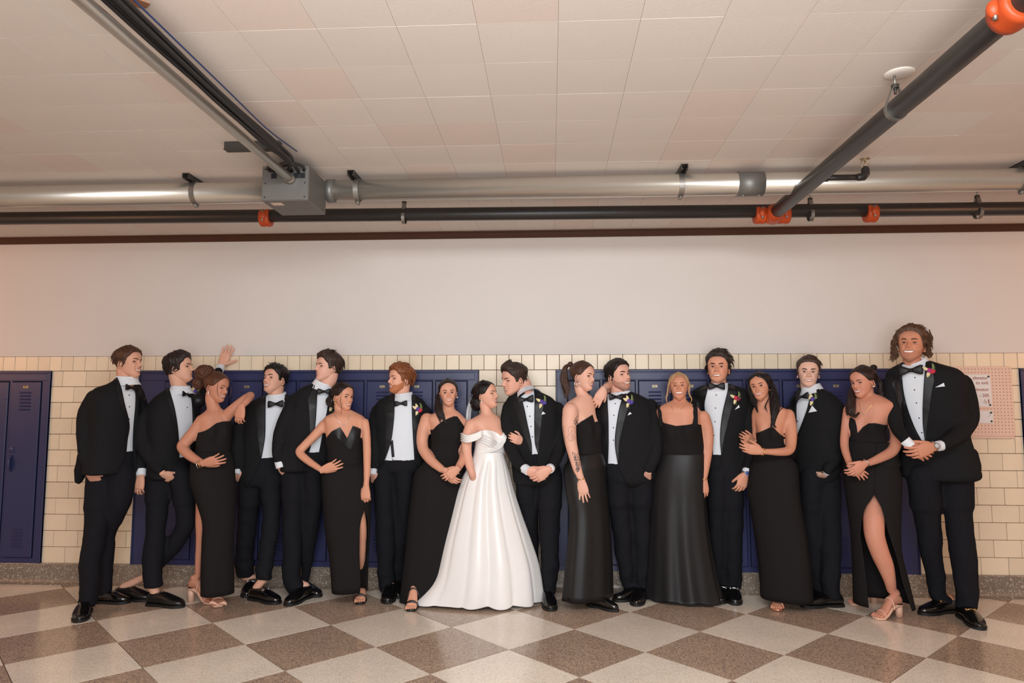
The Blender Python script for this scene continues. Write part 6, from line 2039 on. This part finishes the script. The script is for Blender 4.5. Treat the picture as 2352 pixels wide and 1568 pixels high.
P13 = person('laughing blonde woman in wide-strap square-neck black gown, arm hanging at her side', dict(kind='woman', T='D', B='D2', Yh=-.30, Ys=-.34, ysh=750, yhip=1500, phi=-4, k=.64,
    head=(1335, 503, .214, -2, 9, -2), skin=(209, 147, 120), lip=(186, 96, 86), hairc=(184, 146, 106), browc=(120, 88, 62), hair=pulled(.03, 13, 130, h13, (0, 1, .2)), smile=1.0, open=.85, squint=.85,
    torso=[(645, 1255, 1410), (690, 1160, 1490), (740, 1100, 1550), (850, 1120, 1548), (1000, 1138, 1566), (1120, 1140, 1580), (1210, 1150, 1580), (1350, 1120, 1585), (1540, 1085, 1590)], waist=1205, bust=(980, 110, .045), neck=.050,
    armL=[(1110, 780, 48, .05), (1095, 950, 50, .14), (1085, 1150, 45, .16)], armR=[(1585, 810, 74), (1632, 950, 66), (1640, 1120, 58, -.02), (1622, 1300, 48, -.05), (1602, 1450, 37, -.07)],
    handR=dict(w=(1600, 1490), tip=(1590, 1700), dy=-.08, th=(-1, 0), size=.178, curl=(.4, .42, .45, .5)),
    legL=[(1220, 60, 120), (1220, 600, 80), (1230, 1200, 36)], legR=[(1450, 60, 120), (1450, 600, 80), (1450, 1200, 36)],
    neckline=[(1090, 862), (1145, 858), (1180, 882), (1300, 912), (1400, 905), (1470, 893), (1482, 880), (1560, 900)],
    skirt=[(-185, 1148, 1582), (-60, 1110, 1588), (100, 1075, 1592), (300, 1062, 1594), (600, 1045, 1618), (900, 1028, 1662), (1200, 1008, 1722), (1400, 990, 1775)], folds=(9, .07), sk=.55, seed=2, hemwave=.006, skY=-.24, skirtm=M_gownsat))
for xs_, sd in (((1128, 1138, 1146, 1150), 1), ((1500, 1506, 1508, 1508), -1)):
    f_ = P13['f']; P = []
    for x, y in zip(xs_[::-1], (900, 830, 760, 712)):
        h_ = hit(P13['bb'], *f_.t(x, y))
        if h_ is not None:
            P.append(h_ - unit(ray(*f_.t(x, y))) * .004)
    if len(P) > 2:
        P += [P[-1] + np.array([0, .04, .014]), P[-1] + np.array([0, .09, .0]), P[-1] + np.array([0, .14, -.06])]
        obj('shoulder_strap', *tube(smooth_path(np.array(P), 22), .0185, 12, up=np.array([0, -1., 0.02]), flat=.22), M_gown, P13['bodice'])
neckl(P13['bb'], P13, [(1250, 700), (1280, 750), (1308, 768), (1340, 750), (1390, 700)], M_gold); bracelet(P13, 'handR', M_gold, -.012, .030)
P14 = person('man with swept dark hair in tuxedo, blue-dial watch, standing behind the blonde woman', dict(kind='man', T='D', B='D2', Yh=-.22, Ys=-.20, ysh=560, yhip=1450, phi=4, k=.58,
    head=(1752, 298, .252, -6, 4, 1), skin=(218, 156, 128), lip=LIP_M, hairc=(44, 32, 28), hair=shorthair(.075, .02, .04, (.6, .3, .4), 210, .3, .022, .45, seed=14, noise=.016), smile=.9, open=.4, squint=.5, jaw=1.12,
    torso=[(465, 1660, 1850), (510, 1530, 1990), (560, 1480, 2060), (680, 1540, 2060), (850, 1590, 2040), (1050, 1600, 2020), (1250, 1615, 2010), (1400, 1635, 2000), (1500, 1655, 1990), (1530, 1690, 1960)], waist=1215,
    armL=[(1530, 640, 80, .03), (1510, 900, 72, .05), (1520, 1150, 62, .05)], armR=[(2060, 660, 86), (2085, 850, 80, -.02), (2098, 1030, 76, -.04), (2088, 1220, 66, -.07), (2062, 1370, 52, -.09)],
    handR=dict(w=(2040, 1425), tip=(1960, 1640), dy=-.10, th=(-1, .1), curl=(.5, .55, .6, .6), size=.19, palm=(-.2, 1, 0)),
    legL=[(1755, 30, 120), (1745, 380, 104), (1745, 780, 88), (1752, 1150, 70)], legR=[(1900, 30, 128), (1902, 380, 112), (1908, 680, 100), (1910, 930, 96), (1910, 1160, 90)],
    shoeL=(1765, 1400, -8), shoeR=(1932, 1416, 2), shoes='loafer_silver', watch=('R', 'blue'),
    shirtL=[(1650, 430), (1635, 540), (1605, 700), (1640, 880), (1690, 1040), (1696, 1210)], shirtR=[(1858, 430), (1850, 540), (1800, 750), (1775, 920), (1770, 1060), (1782, 1212)], lowL=[(1695, 1400), (1690, 1560)], lowR=[(1790, 1400), (1800, 1560)],
    tie=(1732, 490, 82, 4, -.02), studs=[(1729, 584), (1722, 723), (1716, 868), (1705, 1013)], flower=(1935, 625, ['red', 'wine'], 2), square=[(1925, 742), (1968, 690), (1980, 715)]))
def h15(h, f):
    return [hlock(h, f, [(500, 290, .0), (545, 400, -.02), (575, 520, -.05), (590, 650, -.09), (570, 780, -.12), (540, 900, -.12)], [44, 60, 60, 58, 48, 20], 34, 15, .004), hlock(h, f, [(540, 420, .02), (600, 560, .0), (610, 690, -.03), (560, 820, -.10), (600, 890, -.11)], [36, 44, 40, 30, 14], 20, 16, .004),
            hlock(h, f, [(320, 330, .0), (305, 440, .0), (340, 560, -.03), (370, 650, -.07), (395, 720, -.10)], [40, 44, 36, 28, 14], 18, 17, .004), hlock(h, f, [(520, 560, -.06), (480, 650, -.11), (505, 720, -.12)], 10, 5, 18)]
P15 = person('woman with long black wavy hair in thin-strap black gown holding her neighbour arm', dict(kind='woman', T='E', B='E2', Yh=-.42, Ys=-.40, ysh=700, yhip=1480, phi=-14, k=.64,
    head=(425, 432, .212, -16, 2, -9), skin=(207, 146, 118), lip=(184, 84, 80), hairc=(22, 16, 17), hair=pulled(.04, 15, 130, h15, (0, .8, -.4), line=[(0, .86), (12, .80), (35, .74), (52, .64), (66, .52), (78, .40), (90, .36), (110, .3), (180, .2)]), smile=.9, open=.35, squint=.25,
    torso=[(610, 400, 520), (655, 365, 640), (700, 340, 730), (800, 365, 715), (900, 385, 680), (1000, 395, 672), (1080, 400, 690), (1200, 375, 725), (1330, 350, 745), (1500, 325, 790)], waist=1150, bust=(950, 90, .03), neck=.046,
    armR=[(735, 735, 70, -.02), (768, 880, 66, -.05), (772, 1040, 62, -.09), (745, 1145, 56, -.14), (620, 1165, 46, -.20), (470, 1160, 34, -.24)], armL=[(370, 740, 48, .04), (372, 900, 44, .08), (365, 1020, 36, .10)],
    handR=dict(w=(430, 1158), tip=(215, 1110), dy=-.245, palm=(0, 1, .2), th=(-.3, -1), size=.170, curl=(.3, .35, .35, .4), spread=.06), handL=dict(w=(335, 1040), tip=(190, 985), dy=.06, dyt=-.06, palm=(.3, 1, 0), th=(.2, -1), size=.160, curl=(.6, .6, .65, .7)),
    legL=[(400, 60, 120), (430, 600, 80), (480, 1200, 36)], legR=[(620, 60, 120), (640, 600, 80), (650, 1200, 36)],
    shoeL=(535, 1388, -14, .06), sandal='rose',
    neckline=[(330, 960), (400, 945), (455, 925), (505, 900), (545, 885), (575, 890), (610, 930), (650, 968), (720, 1010)],
    skirt=[(-60, 300, 716), (80, 280, 735), (250, 272, 745), (400, 300, 765), (700, 345, 818), (1000, 385, 852), (1290, 405, 872)], folds=(5, .025), sk=.62, seed=5))
for pts in ([(690, 655), (660, 680), (630, 720), (600, 790), (575, 885)],):
    P = []
    for q in smooth_path(np.array([P15['f'].t(*p) for p in pts]), 14):
        h_ = hit(P15['bb'], *q)
        if h_ is not None:
            P.append(h_ - unit(ray(*q)) * .002)
    if len(P) > 3:
        obj('shoulder_strap', *tube(np.array(P), .003, 6), M_gown, P15['bodice'])
bracelet(P15, 'handR', M_gold, -.016, .028); earring(P15, 1, 'stud')
P16 = person('fair-skinned man with neat brown hair in tuxedo, hand in pocket, right of long-haired woman', dict(kind='man', T='E', B='E2', Yh=-.27, Ys=-.25, ysh=600, yhip=1480, phi=-22, k=.62,
    head=(962, 268, .238, 3, 0, 2), skin=(228, 182, 161), lip=(196, 122, 110), hairc=(66, 47, 38), hair=shorthair(.045, .014, .02, (.7, .3, .2), 150, .26, .020, .05, seed=16), smile=.8, open=.35, squint=.25, eyec=(70, 80, 90),
    torso=[(425, 905, 1085), (480, 830, 1170), (540, 790, 1260), (620, 770, 1330), (750, 770, 1370), (900, 780, 1370), (1050, 800, 1355), (1250, 820, 1335), (1400, 850, 1310), (1500, 900, 1230)], waist=1230,
    armR=[(1300, 690, 86, -.02), (1342, 880, 82, -.04), (1338, 1070, 80, -.07), (1270, 1250, 74, -.12), (1172, 1375, 60, -.16)], armL=[(770, 700, 70, .08), (755, 950, 66, .10), (770, 1200, 58, .08)],
    handR=dict(w=(1145, 1420), tip=(1080, 1620), dy=-.13, th=(-1, 0), cuff=False, pocket=.36, size=.155), watch=('R', 'silver'),
    legL=[(900, 60, 130), (895, 380, 112), (905, 680, 106), (930, 930, 92), (945, 1130, 72)], legR=[(1060, 60, 118), (1065, 380, 108), (1080, 680, 102), (1082, 930, 98), (1082, 1190, 88)],
    shoeL=(690, 1300, -62), shoeR=(785, 1352, -60), shoes='lace', shoelen=.31,
    shirtL=[(890, 440), (855, 560), (812, 680), (800, 780), (815, 880), (826, 985)], shirtR=[(1085, 385), (1020, 480), (975, 580), (945, 690), (890, 840), (832, 990)],
    tie=(885, 545, 80, -22, .25), studs=[(843, 818)], flower=(1010, 580, ['purple'], 3), square=[(965, 722), (1005, 642), (1062, 705)]))
def h17(h, f):
    E = lambda q: ((q[0] * .20408 + 1660 - 1940) / .25511, (q[1] * .20408 + 800 - 720) / .25511) + tuple(q[2:])
    return [hlock(h, f, [E(q) for q in [(1500, 330, .03), (1450, 480, .02), (1450, 600, -.03), (1440, 690, -.10), (1480, 760, -.12), (1540, 720, -.12)]], [34, 46, 48, 42, 34, 14], 28, 17, .005),
            hlock(h, f, [E(q) for q in [(1720, 300, .05), (1790, 420, .07), (1810, 520, .06), (1870, 580, .06), (1900, 640, .06)]], [40, 58, 54, 44, 20], 30, 18, .004), hlock(h, f, [E(q) for q in [(1480, 560, .0), (1420, 680, -.06), (1400, 750, -.10)]], 26, 10, 19),
            bun(f.pt(*E((1700, 215, .03))), .024, 12, 6)]
P17 = person('woman with long dark half-up hair in strapless black gown, bare leg through high slit', dict(kind='woman', T='F', B='F2', Yh=-.52, Ys=-.50, ysh=840, yhip=1440, phi=-12, k=.64,
    head=((1585 * .20408 + 1660 - 1940) / .25511, (378 * .20408 + 800 - 720) / .25511, .222, -36, -6, -4), skin=(207, 144, 120), lip=LIP_W, hairc=(44, 30, 28), hair=pulled(.035, 17, 130, h17, (.1, 1, .2)), smile=1.0, open=.45, squint=.65,
    torso=[(725, 165, 290), (770, 85, 390), (820, 25, 455), (920, 15, 420), (1030, 22, 358), (1150, 28, 366), (1250, 30, 420), (1350, 20, 455), (1450, 5, 470), (1560, 10, 470)], waist=1150, bust=(1010, 80, .038), neck=.047,
    armR=[(435, 860, 66, -.02), (455, 1000, 60, -.05), (465, 1130, 56, -.08), (430, 1235, 52, -.13), (320, 1300, 44, -.18), (215, 1345, 33, -.22)], armL=[(30, 860, 44, .02), (5, 1050, 42, .0), (0, 1200, 40, -.06), (40, 1340, 32, -.16)],
    handR=dict(w=(180, 1352), tip=(40, 1460), dy=-.24, palm=(0, 1, .3), th=(-1, -.5), size=.165, curl=(.35, .4, .45, .5)), handL=dict(w=(50, 1365), tip=(205, 1490), dy=-.20, palm=(-.3, 1, .2), th=(.6, -1), size=.165, curl=(.2, .2, .25, .3)),
    legL=[(200, 60, 130, .02), (225, 500, 62, .04), (232, 700, 46, .04), (238, 850, 42, .03), (248, 1000, 34, .01), (262, 1100, 26, .0)], legR=[(290, 60, 120, .0), (278, 300, 98, -.04), (278, 470, 100, -.07), (285, 620, 94, -.09), (335, 780, 88, -.08), (385, 900, 80, -.06), (425, 1030, 60, -.04), (445, 1130, 48, .0)], bareleg={'L': 1, 'R': 1},
    shoeL=(75, 1262, -46, .07), shoeR=(300, 1395, -46, .07), sandal='nude',
    neckline=[(-10, 955), (30, 938), (62, 936), (95, 960), (108, 1010), (116, 1075), (135, 1055), (165, 1020), (215, 988), (270, 985), (345, 1000), (420, 1010)],
    skirt=[(-30, 25, 468), (80, 30, 492), (300, 62, 490), (600, 100, 485), (800, 112, 500), (1000, 122, 550), (1270, 132, 612)], folds=(5, .015), sk=.85, seed=6, skgrow=.022,
    slit=([(220, 280), (300, 225), (400, 190), (600, 180), (800, 205), (1000, 228), (1280, 256)], [(220, 282), (300, 330), (400, 356), (550, 382), (800, 455), (1000, 500), (1280, 585)])))
neckl(P17['bb'], P17, [(130, 800), (150, 880), (170, 905), (210, 860), (260, 810)], M_gold); bracelet(P17, 'handR', M_slv, -.014, .028); earring(P17, 1, 'stud')
def h18(h, f):
    out = []
    rs = np.random.RandomState(18)
    for k in range(16):
        x0, y0 = (450 + rs.uniform(-10, 30), 200 + rs.uniform(-40, 90)) if k < 7 else (735 + rs.uniform(-20, 25), 200 + rs.uniform(-60, 100))
        s = -1 if k < 7 else 1
        L = rs.uniform(120, 200)
        e = 430 if k < 7 else 395
        pts = [(x0, y0, .02), (x0 + s * 18, y0 + .35 * L, .03), (x0 + s * rs.uniform(-5, 30), y0 + .7 * L, .02), (x0 + s * rs.uniform(5, 60), min(y0 + L, e + rs.uniform(-30, 20)), .02)]
        out.append(hlock(h, f, pts, [16, 20, 18, 8], 7, k, .008, thin=.30))
    return out
def hair18(h, f):
    a = shorthair(.075, .04, .03, (.2, .9, .1), 190, .34, .024, .2, seed=18, noise=.018, curl=.10, line=[(0, .82), (25, .80), (42, .74), (54, .62), (66, .50), (80, .44), (95, .40), (115, .30), (180, .12)])(h, f)
    return joinm(a, *h18(h, f))
P18 = person('very tall man at far right with long wavy brown hair in tuxedo, hands clasped', dict(kind='man', T='F', B='F2', Yh=-.56, Ys=-.54, ysh=540, yhip=1440, phi=-4, k=.60,
    head=(602, 285, .258, -8, 9, 3), skin=(205, 141, 113), lip=LIP_M, hairc=(86, 58, 40), browc=(78, 54, 40), hair=hair18, smile=1.0, open=.75, squint=.6, jaw=1.14,
    torso=[(425, 535, 760), (465, 460, 870), (520, 390, 1010), (620, 385, 1075), (760, 420, 1080), (900, 460, 1085), (1050, 490, 1100), (1200, 500, 1130), (1320, 505, 1160), (1420, 510, 1190), (1470, 520, 1190), (1500, 560, 1120)], waist=1150,
    armR=[(1040, 620, 105, .0), (1100, 800, 102, -.03), (1100, 970, 94, -.08), (1000, 1100, 84, -.18), (880, 1185, 62, -.27)], armL=[(430, 620, 84, .0), (440, 830, 76, -.03), (470, 1020, 66, -.12), (555, 1150, 52, -.26)],
    ext=[[(1140, 1250, 60, .02), (1180, 1380, 48, .02), (1205, 1420, 30, .02)]],
    handR=dict(w=(795, 1200), tip=(590, 1270), dy=-.30, palm=(.1, 1, .2), th=(-.5, -1), curl=(.35, .4, .45, .5), size=.205), handL=dict(w=(600, 1195), tip=(800, 1320), dy=-.27, palm=(.1, 1, .2), th=(.5, -1), curl=(.4, .45, .5, .5), size=.20),
    legL=[(745, 30, 158), (772, 340, 132), (800, 600, 110), (832, 850, 100), (880, 1090, 82), (886, 1180, 78)], legR=[(1060, 30, 158), (1070, 340, 130), (1100, 600, 122), (1126, 850, 122), (1155, 1080, 104), (1155, 1250, 92)],
    shoeL=(712, 1352, -44), shoeR=(1300, 1500, 18), shoes='loafer_gold', shoelen=.32, watch=('R', 'silver'),
    shirtL=[(515, 455), (520, 600), (535, 720), (570, 860), (630, 1020), (690, 1135)], shirtR=[(735, 395), (720, 540), (708, 720), (702, 880), (706, 1020), (724, 1152)],
    tie=(595, 510, 92, -4, .06), studs=[(633, 575), (629, 686), (647, 804), (670, 940), (695, 1071)], flower=(760, 520, ['magenta', 'red'], 0), square=[(815, 664), (893, 622), (903, 655)]))

for c_, col, th_, ms in ((P7, (188, 120, 84), .005, True), (P12, (186, 138, 120), .002, True), (P18, (190, 132, 106), .0015, True)):
    obj('beard', *beard(c_['head'], th_, 3, ms, .0025), mat('beard_%d_%d_%d' % col, col, .7, spec=.2, var=.25, vscale=90, bump=.25, bscale=160), c_['root'])
